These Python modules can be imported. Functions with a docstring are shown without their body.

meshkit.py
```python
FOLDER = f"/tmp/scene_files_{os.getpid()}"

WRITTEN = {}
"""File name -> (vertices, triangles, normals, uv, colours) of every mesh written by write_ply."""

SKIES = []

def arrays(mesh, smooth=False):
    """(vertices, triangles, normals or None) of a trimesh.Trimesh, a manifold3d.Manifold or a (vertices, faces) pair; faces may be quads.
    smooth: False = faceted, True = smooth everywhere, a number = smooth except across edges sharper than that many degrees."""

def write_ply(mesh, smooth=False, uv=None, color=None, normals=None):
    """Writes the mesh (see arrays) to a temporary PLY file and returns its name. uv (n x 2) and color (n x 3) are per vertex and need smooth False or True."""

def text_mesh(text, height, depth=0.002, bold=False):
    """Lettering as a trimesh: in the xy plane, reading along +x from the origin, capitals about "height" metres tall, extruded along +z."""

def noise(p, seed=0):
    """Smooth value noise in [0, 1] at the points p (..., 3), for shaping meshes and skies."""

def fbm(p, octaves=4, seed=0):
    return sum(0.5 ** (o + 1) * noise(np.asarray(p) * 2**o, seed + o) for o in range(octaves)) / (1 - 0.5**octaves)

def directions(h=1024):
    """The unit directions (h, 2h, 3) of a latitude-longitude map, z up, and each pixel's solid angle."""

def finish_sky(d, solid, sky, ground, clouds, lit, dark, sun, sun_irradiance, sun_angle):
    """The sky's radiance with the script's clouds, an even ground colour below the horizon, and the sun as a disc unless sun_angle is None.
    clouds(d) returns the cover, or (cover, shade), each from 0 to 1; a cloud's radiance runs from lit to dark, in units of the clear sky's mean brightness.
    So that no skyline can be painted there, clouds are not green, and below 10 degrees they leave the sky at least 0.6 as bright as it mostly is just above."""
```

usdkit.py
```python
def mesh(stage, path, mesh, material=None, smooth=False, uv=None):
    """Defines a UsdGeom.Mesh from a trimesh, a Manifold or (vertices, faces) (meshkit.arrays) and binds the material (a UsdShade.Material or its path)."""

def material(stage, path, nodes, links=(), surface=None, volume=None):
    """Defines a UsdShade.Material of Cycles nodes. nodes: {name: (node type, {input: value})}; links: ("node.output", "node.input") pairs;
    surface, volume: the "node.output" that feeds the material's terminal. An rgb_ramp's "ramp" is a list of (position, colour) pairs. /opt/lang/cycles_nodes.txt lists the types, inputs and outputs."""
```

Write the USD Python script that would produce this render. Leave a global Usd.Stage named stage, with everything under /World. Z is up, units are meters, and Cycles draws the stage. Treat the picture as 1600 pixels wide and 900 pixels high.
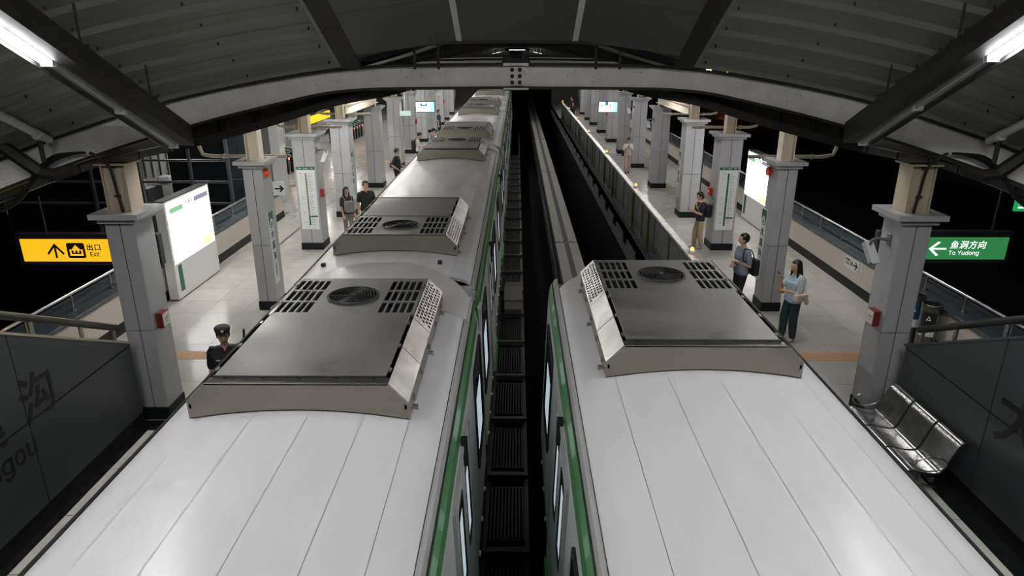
import math, random
import numpy as np, trimesh, manifold3d as m3
import usdkit, meshkit
from shapely.geometry import Polygon, box as sbox, Point
from shapely import affinity, unary_union
from pxr import Usd, UsdGeom, UsdLux, UsdShade, Gf, Sdf

# ------------------------------------------------------------------ stage, camera, sky, exposure
stage = Usd.Stage.CreateInMemory()
UsdGeom.SetStageUpAxis(stage, 'Z'); UsdGeom.SetStageMetersPerUnit(stage, 1.0)
UsdGeom.Xform.Define(stage, '/World'); stage.SetDefaultPrim(stage.GetPrimAtPath('/World'))
random.seed(7); rng = np.random.default_rng(7)
F, TH, HC = 1067.0, math.atan(374 / 1067.0), 5.45
YAW = math.atan(-8 / F * math.cos(TH))
cam = UsdGeom.Camera.Define(stage, '/World/camera')
_f = np.array([math.sin(YAW) * math.cos(TH), math.cos(YAW) * math.cos(TH), -math.sin(TH)])
_r = np.array([math.cos(YAW), -math.sin(YAW), 0]); _u = np.cross(_r, _f)
cam.AddTransformOp().Set(Gf.Matrix4d(*_r, 0, *_u, 0, *(-_f), 0, 0, 0, HC, 1))
cam.CreateHorizontalApertureAttr(36.0); cam.CreateVerticalApertureAttr(20.25)
cam.CreateFocalLengthAttr(36.0 * F / 1600); cam.CreateClippingRangeAttr(Gf.Vec2f(0.05, 2000)); cam.CreateFStopAttr(0.0)
cam.CreateExposureAttr(0.48)
sky = UsdLux.DomeLight.Define(stage, '/World/night_sky')
sky.CreateIntensityAttr(1.0); sky.CreateColorAttr(Gf.Vec3f(0.0007, 0.0008, 0.0009))
TUBE, PLAT, PLAT_L = 74.0, 37.0, 60.0        # radiance of the near fluorescent tubes and of the platform lamps

# ------------------------------------------------------------------ materials
LOOK = {}
def M(name, col, rough=.5, metal=0., var=.1, sc=5., bump=0., bsc=40., st=(1, 1, 1), rv=.15, spec=.5, coat=0., world=False, rnd=0., speck=0.):
    if name in LOOK: return LOOK[name]
    c = np.array(col, float)
    n = {'tc': ('texture_coordinate', {}), 'geo': ('geometry', {}), 'mp': ('mapping', {'scale': tuple(np.array(st) * sc)}),
         'n': ('noise_texture', {'scale': 1.0, 'detail': 5.0, 'roughness': .6}),
         'mx': ('mix_color', {'a': tuple(np.clip(c * (1 - var), 0, 1)), 'b': tuple(np.clip(c * (1 + var), 0, 1))}),
         'rr': ('map_range', {'from_min': .3, 'from_max': .7, 'to_min': max(.02, rough * (1 - rv)), 'to_max': min(1, rough * (1 + rv))}),
         'p': ('principled_bsdf', {'metallic': metal, 'specular_ior_level': spec, 'coat_weight': coat})}
    l = [('geo.position' if world else 'tc.object', 'mp.vector'), ('mp.vector', 'n.vector'), ('n.fac', 'mx.fac'), ('n.fac', 'rr.value'), ('rr.result', 'p.roughness')]
    src = 'mx.result'
    if rnd:
        n['oi'] = ('object_info', {}); n['rm'] = ('map_range', {'from_min': 0., 'from_max': 1., 'to_min': 1 - rnd, 'to_max': 1 + rnd})
        n['sc'] = ('hsv', {'hue': .5, 'saturation': 1., 'fac': 1.})
        l += [('oi.random', 'rm.value'), ('rm.result', 'sc.value'), ('mx.result', 'sc.color')]; src = 'sc.color'
    if speck:      # scattered rust pits
        n['vo'] = ('voronoi_texture', {'scale': float(speck)}); n['lt'] = ('math', {'math_type': 'less_than', 'value2': .10})
        n['ns'] = ('noise_texture', {'scale': speck * .12, 'detail': 2.}); n['gt'] = ('math', {'math_type': 'greater_than', 'value2': .52})
        n['mu'] = ('math', {'math_type': 'multiply'}); n['sm'] = ('mix_color', {'b': (.05, .045, .04)})
        l += [(l[0][0], 'vo.vector'), (l[0][0], 'ns.vector'), ('vo.distance', 'lt.value1'), ('ns.fac', 'gt.value1'), ('lt.value', 'mu.value1'), ('gt.value', 'mu.value2'), ('mu.value', 'sm.fac'), (src, 'sm.a')]; src = 'sm.result'
    l.append((src, 'p.base_color'))
    if bump:
        n['n2'] = ('noise_texture', {'scale': bsc, 'detail': 3.0}); n['b'] = ('bump', {'strength': bump, 'distance': .02})
        l += [(l[0][0], 'n2.vector'), ('n2.fac', 'b.height'), ('b.normal', 'p.normal')]
    LOOK[name] = usdkit.material(stage, '/World/Looks/' + name, n, l, surface='p.BSDF')
    return LOOK[name]
def EM(name, col, s):
    if name not in LOOK:
        LOOK[name] = usdkit.material(stage, '/World/Looks/' + name, {'e': ('emission', {'color': tuple(col), 'strength': float(s)})}, [], surface='e.emission')
    return LOOK[name]
def GL(name, tint=(.6, .7, .7), refl=1.0):
    if name not in LOOK:
        LOOK[name] = usdkit.material(stage, '/World/Looks/' + name, {'t': ('transparent_bsdf', {'color': tint}), 'g': ('glossy_bsdf', {'roughness': .03, 'color': (.9 * refl,) * 3}), 'f': ('fresnel', {'IOR': 1.5}), 'm': ('mix_closure', {})},
            [('f.fac', 'm.fac'), ('t.BSDF', 'm.closure1'), ('g.BSDF', 'm.closure2')], surface='m.closure')
    return LOOK[name]

# ------------------------------------------------------------------ mesh builder
def tri(v, f):
    f = np.asarray(f)
    if f.shape[1] == 4: f = np.vstack([f[:, [0, 1, 2]], f[:, [0, 2, 3]]])
    return trimesh.Trimesh(np.asarray(v, float), f, process=False)
class B:
    def __init__(s): s.p = []
    def add(s, m): s.p.append(m); return s
    def box(s, x0, y0, z0, x1, y1, z1, c=0.):
        if c <= 0:
            m = trimesh.creation.box([x1 - x0, y1 - y0, z1 - z0]); m.apply_translation([(x0 + x1) / 2, (y0 + y1) / 2, (z0 + z1) / 2]); return s.add(m)
        pts = []
        for sx in (0, 1):
            for sy in (0, 1):
                for sz in (0, 1):
                    b = np.array([(x0, x1)[sx], (y0, y1)[sy], (z0, z1)[sz]], float); d = np.array([1 - 2 * sx, 1 - 2 * sy, 1 - 2 * sz]) * c
                    for k in range(3):
                        q = b + d; q[k] = b[k]; pts.append(q)
        return s.add(trimesh.convex.convex_hull(np.array(pts)))
    def cyl(s, a, b, r, n=12, r2=None):
        return s.tube([a, b], [r, r if r2 is None else r2], n)
    def tube(s, pts, r, n=8, caps=True):
        P = np.array(pts, float); k = len(P); r = np.broadcast_to(np.asarray(r, float), (k,))
        T = np.gradient(P, axis=0); T /= np.linalg.norm(T, axis=1, keepdims=True) + 1e-12
        ref = np.array([0, 0, 1.]) if abs(T[0, 2]) < .9 else np.array([1., 0, 0])
        a = np.linspace(0, 2 * np.pi, n, endpoint=False); V = []
        u = np.cross(T[0], ref); u /= np.linalg.norm(u)
        for i in range(k):
            u = u - T[i] * (u @ T[i]); u /= np.linalg.norm(u); w = np.cross(T[i], u)
            V.append(P[i] + r[i] * (np.cos(a)[:, None] * u + np.sin(a)[:, None] * w))
        V = np.vstack(V); f = []
        for i in range(k - 1):
            for j in range(n):
                f.append([i * n + j, i * n + (j + 1) % n, (i + 1) * n + (j + 1) % n, (i + 1) * n + j])
        m = tri(V, f)
        if caps:
            V2 = np.vstack([V, P[0], P[-1]]); cf = []
            for j in range(n):
                cf.append([k * n, (j + 1) % n, j]); cf.append([k * n + 1, (k - 1) * n + j, (k - 1) * n + (j + 1) % n])
            m = trimesh.Trimesh(V2, np.vstack([m.faces, cf]), process=False)
        return s.add(m)
    def plate(s, poly, t, O, U, V, w0=0.):
        U, V, O = (np.array(q, float) for q in (U, V, O)); N = np.cross(U, V)
        for g in getattr(poly, 'geoms', [poly]):
            if g.area < 1e-9: continue
            m = trimesh.creation.extrude_polygon(g, t, engine='earcut'); v = m.vertices
            m.vertices = O + v[:, :1] * U + v[:, 1:2] * V + (v[:, 2:] + w0) * N; s.add(m)
        return s
    def ext(s, poly, y0, y1):      # (x,z) profile extruded along y
        if not hasattr(poly, 'area'): poly = Polygon(poly)
        return s.plate(poly, y1 - y0, (0, y1, 0), (1, 0, 0), (0, 0, 1))
    def strip(s, prof, y0, y1, t=.02, close=False):   # open (x,z) line given thickness downward, extruded along y
        p = np.array(prof, float); q = p[::-1] - [0, t]
        return s.ext(Polygon(np.vstack([p, q])), y0, y1)
    def lathe(s, prof, c=(0, 0, 0), n=20):
        m = trimesh.creation.revolve(np.array(prof, float), sections=n); m.apply_translation(c); return s.add(m)
    def sph(s, c, r, sub=2, sc=(1, 1, 1)):
        m = trimesh.creation.icosphere(sub, 1.0); m.vertices = m.vertices * np.array(sc) * r + np.array(c); return s.add(m)
    def mesh(s): return trimesh.util.concatenate(s.p)
    def xf(s, T):
        for m in s.p: m.apply_transform(T)
        return s

# ------------------------------------------------------------------ prims
USED = {}
def numbered(parent, name):
    k = (parent, name); n = USED.get(k, -1) + 1; USED[k] = n
    return f'{parent}/{name}' + (f'_{n:03d}' if n else '')
class T:                                   # a thing: an Xform at its base; parts are given in world coordinates unless rel
    def __init__(s, name, label, cat, loc=(0, 0, 0), group=None, kind=None, rotz=0., rel=False):
        s.path = numbered('/World', name); s.loc = np.array(loc, float); s.rel = rel
        x = UsdGeom.Xform.Define(stage, s.path); x.AddTranslateOp().Set(Gf.Vec3d(*map(float, loc)))
        if rotz: x.AddRotateZOp().Set(float(rotz))
        s.prim = x.GetPrim(); tagp(s.prim, label, cat, group, kind)
def tagp(p, label=None, cat=None, group=None, kind=None):
    for k, v in (('label', label), ('category', cat), ('group', group), ('kind', kind)):
        if v: p.SetCustomDataByKey(k, v)
def put(name, b, mat, th, under=None, smooth=False, label=None, kind=None, cat=None, group=None):
    """one Mesh prim: part of th (or sub-part of the path under), or a top-level mesh when th is None"""
    m = b.mesh() if isinstance(b, B) else b
    if th is None: path = numbered('/World', name)
    else:
        path = numbered(under or th.path, name)
        if not th.rel:
            m = m.copy(); m.vertices = m.vertices - th.loc
    g = usdkit.mesh(stage, path, m, mat, smooth=smooth)
    tagp(g.GetPrim(), label, cat, group, kind)
    return path
def puts(name, b, mat, th, under=None):
    for q in b.p: put(name, q, mat, th, under=under)
def dup(src, name, label, cat, loc, group=None, kind=None, rotz=0., scale=None):
    path = numbered('/World', name); x = UsdGeom.Xform.Define(stage, path)
    p = x.GetPrim(); p.GetReferences().AddInternalReference(src.path)
    x.ClearXformOpOrder(); x.AddTranslateOp(opSuffix='at').Set(Gf.Vec3d(*map(float, loc)))
    if rotz: x.AddRotateZOp(opSuffix='turn').Set(float(rotz))
    p.SetInstanceable(True)
    for k in ('group', 'kind'):
        if p.GetCustomDataByKey(k) and not (group if k == 'group' else kind): p.ClearCustomDataByKey(k)
    tagp(p, label, cat, group, kind)
    return path
def rrect(x0, y0, x1, y1, r): return sbox(x0 + r, y0 + r, x1 - r, y1 - r).buffer(r, quad_segs=4)
X, Yv, Z = (1, 0, 0), (0, 1, 0), (0, 0, 1)
ORD = ['first', 'second', 'third', 'fourth', 'fifth', 'sixth', 'seventh', 'eighth', 'ninth', 'tenth', 'eleventh', 'twelfth', 'thirteenth']

GLYPH = {"大":[[[3,7,4,9,19,17,27,25,37,42,40,52,39,55,5,55,5,64,42,64,44,92,53,91,52,64,91,64,91,55,56,54,58,46,69,27,80,16,93,9,88,1,79,4,66,15,57,27,48,44,41,28,26,10,12,1,8,1]]],"溪":[[[28,0,24,8,32,9,42,13,48,19,27,20,27,28,52,28,54,31,53,34,33,31,31,39,42,44,35,45,33,52,41,56,47,63,39,62,34,73,34,77,32,78,31,85,60,87,83,91,87,84,81,83,81,80,84,80,85,77,78,63,75,62,70,64,75,74,76,81,63,80,61,77,66,66,59,64,51,55,58,54,67,62,70,62,74,58,74,56,57,45,56,42,73,43,69,50,76,53,87,41,90,36,90,34,87,32,82,31,79,36,65,35,63,34,63,29,92,28,92,20,70,19,73,15,81,11,93,9,94,7,91,5,90,1,81,2,70,7,59,18,53,10,43,4],[42,78,47,68,47,64,51,67,57,65,52,78]],[[8,83,8,86,12,90,14,90,25,84,30,80,30,78,24,72]],[[5,7,19,39,23,39,27,36,27,33,14,4,11,3]],[[3,57,3,60,8,65,23,57,25,55,25,52,21,47,19,47,14,52]]],"沟":[[[3,56,3,59,8,64,22,55,26,55,36,70,43,91,52,90,49,77,89,77,88,25,84,5,78,1,60,1,60,5,58,7,58,10,75,10,77,13,79,30,80,68,44,68,33,48,25,52,21,46]],[[34,29,41,39,48,63,52,63,57,61,57,57,47,33,62,35,57,47,65,50,72,35,75,24,67,21,65,27,60,27,37,22]],[[6,7,6,10,14,20,22,37,24,40,26,40,31,35,31,33,17,7,13,2]],[[7,84,11,90,15,90,28,82,31,79,31,76,27,72,24,72]]],"出":[[[9,43,19,43,19,15,43,15,43,47,13,48,13,82,23,82,23,56,43,56,43,91,53,91,53,56,72,56,73,82,83,83,83,47,53,47,53,16,77,15,77,43,87,43,87,1,77,1,76,6,9,6]]],"口":[[[11,81,85,81,85,3,76,3,74,11,22,11,21,3,11,3],[21,21,75,20,75,72,21,72]]],"鱼":[[[5,14,91,14,91,5,5,5]],[[4,61,19,73,32,92,42,90,39,83,63,84,67,82,69,79,61,66,82,66,82,21,15,21,15,57,9,55],[53,30,73,29,73,40,53,40],[54,58,53,48,73,48,73,58],[32,75,25,66,49,66,54,75],[24,30,44,29,44,40,24,40],[44,57,24,58,24,48,44,48]]],"洞":[[[5,7,21,38,24,40,28,35,30,35,30,76,28,76,25,72,16,79,8,82,7,84,11,90,20,87,29,81,30,81,30,87,32,88,90,87,90,7,87,2,82,0,69,0,67,7,67,9,81,9,80,79,39,79,39,0,30,1,29,31,13,2]],[[43,63,43,71,78,70,77,63]],[[46,17,46,55,74,55,74,23,54,23,53,17],[54,32,66,31,66,47,54,47]],[[3,56,4,61,8,64,24,56,26,52,22,47,19,47,13,52]]],"方":[[[4,5,5,9,12,12,20,20,27,33,32,65,31,66,6,66,6,75,47,75,41,89,47,92,51,91,57,79,57,75,91,75,91,66,41,66,41,52,81,52,78,15,72,3,66,1,51,1,47,2,45,8,45,11,64,10,67,12,71,33,70,43,39,43,35,27,26,12,11,0,9,0,6,5]]],"向":[[[8,74,35,75,38,80,41,92,52,90,46,75,88,75,87,5,81,1,63,1,63,5,61,7,61,10,79,10,79,66,19,66,18,2,9,1]],[[28,14,28,55,68,55,68,21,37,21,37,14],[38,47,37,30,59,30,59,47]]]}
def glyph(ch, h):
    ps = [Polygon(np.array(p[0]).reshape(-1, 2), [np.array(q).reshape(-1, 2) for q in p[1:]]).buffer(0) for p in GLYPH[ch]]
    return affinity.scale(unary_union(ps), h / 96, h / 96, origin=(0, 0))
def latin(text, h, bold=False):
    """flat outline of Latin lettering (as polygons of the extruded text's top face)"""
    m = meshkit.text_mesh(text, h, 1.0, bold); return m
def put_latin(b, text, h, t, O, U, V, bold=False, center=False):
    m = meshkit.text_mesh(text, h, t, bold); v = np.array(m.vertices)
    if center: v[:, 0] -= v[:, 0].max() / 2
    U, V, O = (np.array(q, float) for q in (U, V, O)); N = np.cross(U, V)
    m.vertices = O + v[:, :1] * U + v[:, 1:2] * V + v[:, 2:] * N; b.add(m)
    return b

# palette
white_paint = M('roof_white_paint', (.64, .638, .644), .34, var=.06, sc=1.3, st=(1, .35, 1), bump=.03, bsc=3, rv=.25)
trim_grey = M('trim_grey', (.36, .36, .35), .35, var=.15, sc=2)
green = M('train_green', (.075, .27, .085), .22, var=.1, sc=1, coat=.4)
side_white = M('train_side_white', (.52, .55, .54), .3, var=.05, sc=1)
black_rub = M('black_rubber', (.008, .009, .009), .6)
steel = M('brushed_stainless', (.40, .395, .385), .44, metal=.9, var=.14, sc=1.1, st=(1, 2.2, 1), rv=.3)
steel_d = M('dull_stainless', (.31, .285, .245), .45, metal=.7, var=.18, sc=1.6, st=(1, 1, 3), rv=.2)
steel_b = M('bright_stainless', (.5, .5, .49), .3, metal=1., var=.1, sc=3)
chrome = M('chrome', (.55, .55, .55), .22, metal=1., var=.02)
dark_metal = M('dark_metal', (.02, .021, .021), .45, var=.2)
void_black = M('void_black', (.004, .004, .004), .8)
beam_m = M('beam_concrete', (.34, .33, .305), .75, var=.2, sc=1.5, bump=.15)
alu = M('column_aluminium', (.37, .375, .39), .34, var=.05, sc=2, rnd=.06)
plinth_m = M('plinth_black', (.009, .012, .012), .55, spec=.25)
beige = M('beige_steel', (.42, .36, .27), .55, var=.18, sc=4, st=(1, 1, .4))
pipe_m = M('pipe_tan', (.30, .26, .21), .5, var=.1)
cream = M('cream_steel', (.6, .54, .45), .5, var=.1)
arch_m = M('arch_grey_paint', (.82, .785, .75), .6, var=.25, sc=3.5, bump=.12, bsc=14, speck=16)
soot = M('sooty_steel', (.02, .018, .015), .6, var=.4, sc=4)
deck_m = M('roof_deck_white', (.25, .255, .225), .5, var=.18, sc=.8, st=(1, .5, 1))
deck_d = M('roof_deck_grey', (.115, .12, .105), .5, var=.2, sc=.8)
tile_m = M('floor_tile', (.42, .405, .385), .17, var=.05, sc=2.5, rnd=.05, rv=.3)
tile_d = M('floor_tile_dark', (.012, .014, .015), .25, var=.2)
grout = M('grout', (.2, .19, .18), .6)
wall_cream = M('parapet_cream', (.55, .50, .45), .45, var=.05, sc=2)
coping_m = M('coping_grey', (.06, .075, .085), .35, var=.1)
panel_dark = M('stair_panel_grey', (.05, .057, .062), .42, var=.12, sc=1.2)
char_m = M('lettering_black', (.006, .006, .007), .5)
concrete = M('concrete', (.17, .165, .155), .75, var=.25, sc=2, bump=.15)
slab_m = M('slab_edge_concrete', (.34, .34, .32), .8, var=.3, sc=1.5)
concrete_d = M('concrete_dark', (.035, .036, .033), .8, var=.3, sc=2)
tac = M('tactile_tan', (.42, .24, .11), .5, var=.1)
orange = M('alarm_orange', (.75, .07, .02), .4)
red = M('alarm_red', (.15, .018, .014), .4)
white_pl = M('white_plastic', (.72, .72, .72), .4, var=.03)
board_w = M('board_white', (.66, .69, .68), .4, var=.02)
sgreen = M('sign_green', (.01, .11, .06), .4)
glass = GL('pane_glass'); glass_d = GL('pane_dark', (.35, .42, .42))

# ================================================================== LARGE STRUCTURE
YS = [9.35, 14.05, 18.85, 22.85, 28.1, 33.2, 37.95, 42.85, 47.8, 52.9, 56.7, 61.6]   # front faces of the columns
# ---- floors
def floor(sgn, xs, name, label):
    t = T(name, label, 'floor', (sgn * 5.5, 30, 0), kind='structure')
    a, b = sorted((sgn * 3.55, sgn * xs)); b0 = B().box(a, 9.3, -.6, b, 75, -.012)
    if sgn < 0: b0.box(-22, 23.2, -.6, -xs - .01, 75, -.012)
    put('slab', b0, grout, t)
    P = .81; y0 = 10.59 - P; far = B()
    for i in range(80):
        ya, yb = max(9.3, y0 + i * P - .002), y0 + (i + 1) * P - .006
        if yb < ya + .05: continue
        nx = 6 if ya < 23.2 or sgn > 0 else 22
        for j in range(nx):
            xa, xb = 3.56 + j * P, min(3.56 + (j + 1) * P - .004, xs if nx == 6 else 22)
            if xb < xa + .03: continue
            q = (min(sgn * xa, sgn * xb), ya, -.012, max(sgn * xa, sgn * xb), yb, 0)
            if ya < 22: put('floor_tile', B().box(*q), tile_m, t)
            else: far.box(*q)
    put('far_tiles', far, tile_m, t, kind='stuff')
    # tactile strip across the platform, made of grooved tiles
    for i in range(14):
        xa = 3.6 + i * .31
        if xa + .3 > 7.9: break
        bb = B().box(min(sgn * xa, sgn * (xa + .3)), 11.50, 0, max(sgn * xa, sgn * (xa + .3)), 11.86, .004)
        for k in range(4): bb.box(min(sgn * (xa + .02), sgn * (xa + .28)), 11.53 + k * .08, .004, max(sgn * (xa + .02), sgn * (xa + .28)), 11.575 + k * .08, .009)
        put('tactile_tile', bb, tac, t)
    bb = B()
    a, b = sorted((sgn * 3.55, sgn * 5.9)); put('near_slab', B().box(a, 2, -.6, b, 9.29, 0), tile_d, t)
    a, b = (-5.57, -5.46) if sgn < 0 else (5.35, 5.45)
    for k in range(5): put('edge_stone', B().box(a, 4.0 + k, 0, b, 4.99 + k, .006), M('edge_stone', (.62, .60, .55), .5), t)
    # slab edge over the track
    a, b = sorted((sgn * 3.55, sgn * 3.75)); put('slab_edge', B().box(a, 2, -.95, b, 75, -.02), slab_m, t)
    for k in range(26):
        y = 10 + k * 2.4; a, b = sorted((sgn * 3.5, sgn * 3.56)); put('edge_pocket', B().box(a, y, -.55, b, y + 1.5, -.3, .01), slab_m, t)
    if sgn < 0:
        put('floor_joint', B().box(-7.02, 18, 0, -6.95, 70, .003), coping_m, t, label='dark joint strip running along the floor')
        for i in range(14):
            bb = B().box(-3.6 - (i + 1) * .31, 34.9, 0, -3.61 - i * .31, 35.25, .006); put('tactile_tile', bb, tac, t)
    return t
floor(-1, 8.0, 'floor', 'polished pale grey tiled floor of the left platform')
floor(1, 8.0, 'floor', 'polished pale grey tiled floor of the right platform')
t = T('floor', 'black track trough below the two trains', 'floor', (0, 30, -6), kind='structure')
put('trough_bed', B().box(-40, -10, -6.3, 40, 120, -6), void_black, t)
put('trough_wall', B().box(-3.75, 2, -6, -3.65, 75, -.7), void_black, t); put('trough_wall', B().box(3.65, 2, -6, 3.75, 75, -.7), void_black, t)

# ---- parapets
def parapet(sgn, y0, y1, nm, label):
    t = T(nm, label, 'wall', (sgn * 8, (y0 + y1) / 2, 0), kind='structure')
    x0, x1 = 7.99, 8.25
    n = int((y1 - y0) / 1.6)
    for k in range(n):
        a, b = y0 + (y1 - y0) * k / n, y0 + (y1 - y0) * (k + 1) / n
        put('wall_panel', B().box(*[v for v in (min(sgn * x0, sgn * x1), a, .22, max(sgn * x0, sgn * x1), b - .004, .80)]), wall_cream, t)
        q = sorted((sgn * (x0 - .05), sgn * (x1 + .45)))
        put('coping', B().box(q[0], a, .80, q[1], b - .006, .88, .008), coping_m, t)
    q = sorted((sgn * (x0 - .02), sgn * x1)); put('skirting', B().box(q[0], y0, 0, q[1], y1, .22), plinth_m, t)
    q = sorted((sgn * x0, sgn * (x1 + .4))); put('backing', B().box(q[0] + .02, y0, -.6, q[1] - .02, y1, .79), dark_metal, t)
    r = T('railing', ('polished steel tube handrail on the ' + label.split(' low')[0].replace('cream ', '') + ' parapet of the ' + ('left' if sgn < 0 else 'right') + ' platform'), 'railing', (sgn * 8.2, (y0 + y1) / 2, .88))
    put('handrail', B().cyl((sgn * 8.2, y0, 1.2), (sgn * 8.2, y1, 1.2), .032, 12), steel_b, r, smooth=40)
    for k in range(int((y1 - y0) / 1.25) + 1):
        y = y0 + .3 + k * 1.25
        if y > y1: break
        put('post', B().cyl((sgn * 8.2, y, .88), (sgn * 8.2, y, 1.18), .018, 8).lathe([(0, .0), (.045, 0), (.045, .02), (0, .03)], (sgn * 8.2, y, .88), 10), steel_b, r, smooth=40)
parapet(-1, 5.2, 22.9, 'wall_left', 'long cream low wall with dark skirting along the left platform')
parapet(1, 5.2, 66, 'wall_right', 'long cream low wall with dark skirting along the right platform')

# ---- stair side walls with the station name
def stair_wall(sgn):
    side = 'left' if sgn < 0 else 'right'
    t = T('wall_stair_' + side, f'dark grey panelled stair side wall bearing the station name on the {side} of the trains', 'wall', (sgn * 5.7, 7, 0), kind='structure')
    x = sgn * 5.7; top = lambda y: 1.357 + (9.16 - y) * .494
    O, U = (x, 0, 0), ((0, 1, 0) if sgn < 0 else (0, -1, 0)); k = 1 if sgn < 0 else -1
    ymin = 2.0; ycut = [9.16, 6.95 if sgn < 0 else 7.28, 4.75 if sgn < 0 else 5.08, 2.55, ]
    for i in range(3):
        a, b = ycut[i + 1] + .008, ycut[i] - .008
        for lo in (True, False):
            if lo: poly = [(a, .24), (b, .24), (b, 1.325), (a, 1.325)]
            else: poly = [(a, 1.345), (b, 1.345), (b, top(b)), (a, top(a))]
            poly = Polygon([(k * p, q) for p, q in poly])
            bb = B().plate(poly, .02, O, U, Z); put('wall_panel', bb, panel_dark, t)
    put('backing', B().plate(Polygon([(k * p, q) for p, q in ((2.5, 0), (9.2, 0), (9.2, 1.34), (2.5, top(2.5) - .02))]), .16, (x + sgn * .17, 0, 0), U, Z), void_black, t)
    put('coping', B().plate(Polygon([(k * p, q) for p, q in ((2.5, top(2.5)), (9.2, top(9.2)), (9.2, top(9.2) + .035), (2.5, top(2.5) + .035))]), .22, (x + sgn * .19, 0, 0), U, Z), beige if sgn < 0 else coping_m, t)
    # lettering
    chars, h = '大溪沟', .62
    yc = [5.35, 6.3, 7.19] if sgn < 0 else [6.78, 5.9, 5.0]
    zc = [1.50, 1.53, 1.55] if sgn < 0 else [1.42, 1.42, 1.42]
    if sgn > 0: h = .80
    for ch, y, z in zip(chars, yc, zc):
        g = glyph(ch, h); u0 = k * y - h / 2
        put('name_character', B().plate(affinity.translate(g, u0, z - h * .42), .006, (x - sgn * .020, 0, 0), U, Z), char_m, t)
    b = B(); put_latin(b, 'Daxigou', .24, .006, (x - sgn * .020, k * 0, .95), U, Z); 
    m = b.mesh(); w = np.ptp(m.vertices[:, 1]); 
    end = 6.97 if sgn < 0 else 4.6
    m.vertices[:, 1] += (end - m.vertices[:, 1].max()) if sgn < 0 else (end - m.vertices[:, 1].min())
    put('name_latin', m, char_m, t)
    # handrail on the wall
    r = T('stair_railing', f'thick dark tube handrail sloping up on top of the {side} stair wall', 'railing', (x + sgn * .1, 8, 2))
    rail = lambda y: top(y) + .25
    pts = [(x + sgn * .1, y, rail(y)) for y in (2.5, 9.1)]
    put('handrail', B().tube(pts, .05, 14), dark_metal if sgn > 0 else M('rail_dull', (.10, .10, .09), .35, metal=.8), r, smooth=40)
    for y in (9.02, 8.35, 7.5, 6.65, 5.8, 4.95): put('post', B().cyl((x + sgn * .1, y, top(y) + .03), (x + sgn * .1, y, rail(y)), .028, 10), steel_b if sgn > 0 else steel, r, smooth=40)
stair_wall(-1); stair_wall(1)

for s_ in (-1, 1):
    t = T('staircase', f'grey stone stairs rising towards the camera behind the {"left" if s_ < 0 else "right"} stair wall', 'staircase', (s_ * 6.9, 6, 0))
    for k in range(26):
        y = 9.0 - k * .3; put('step', B().box(min(s_ * 5.9, s_ * 7.9), y - .32, (k + 1) * .148 - .15 - .25 * (k > 2), max(s_ * 5.9, s_ * 7.9), y, (k + 1) * .148), M('stair_stone', (.33, .32, .30), .5), t)
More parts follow.
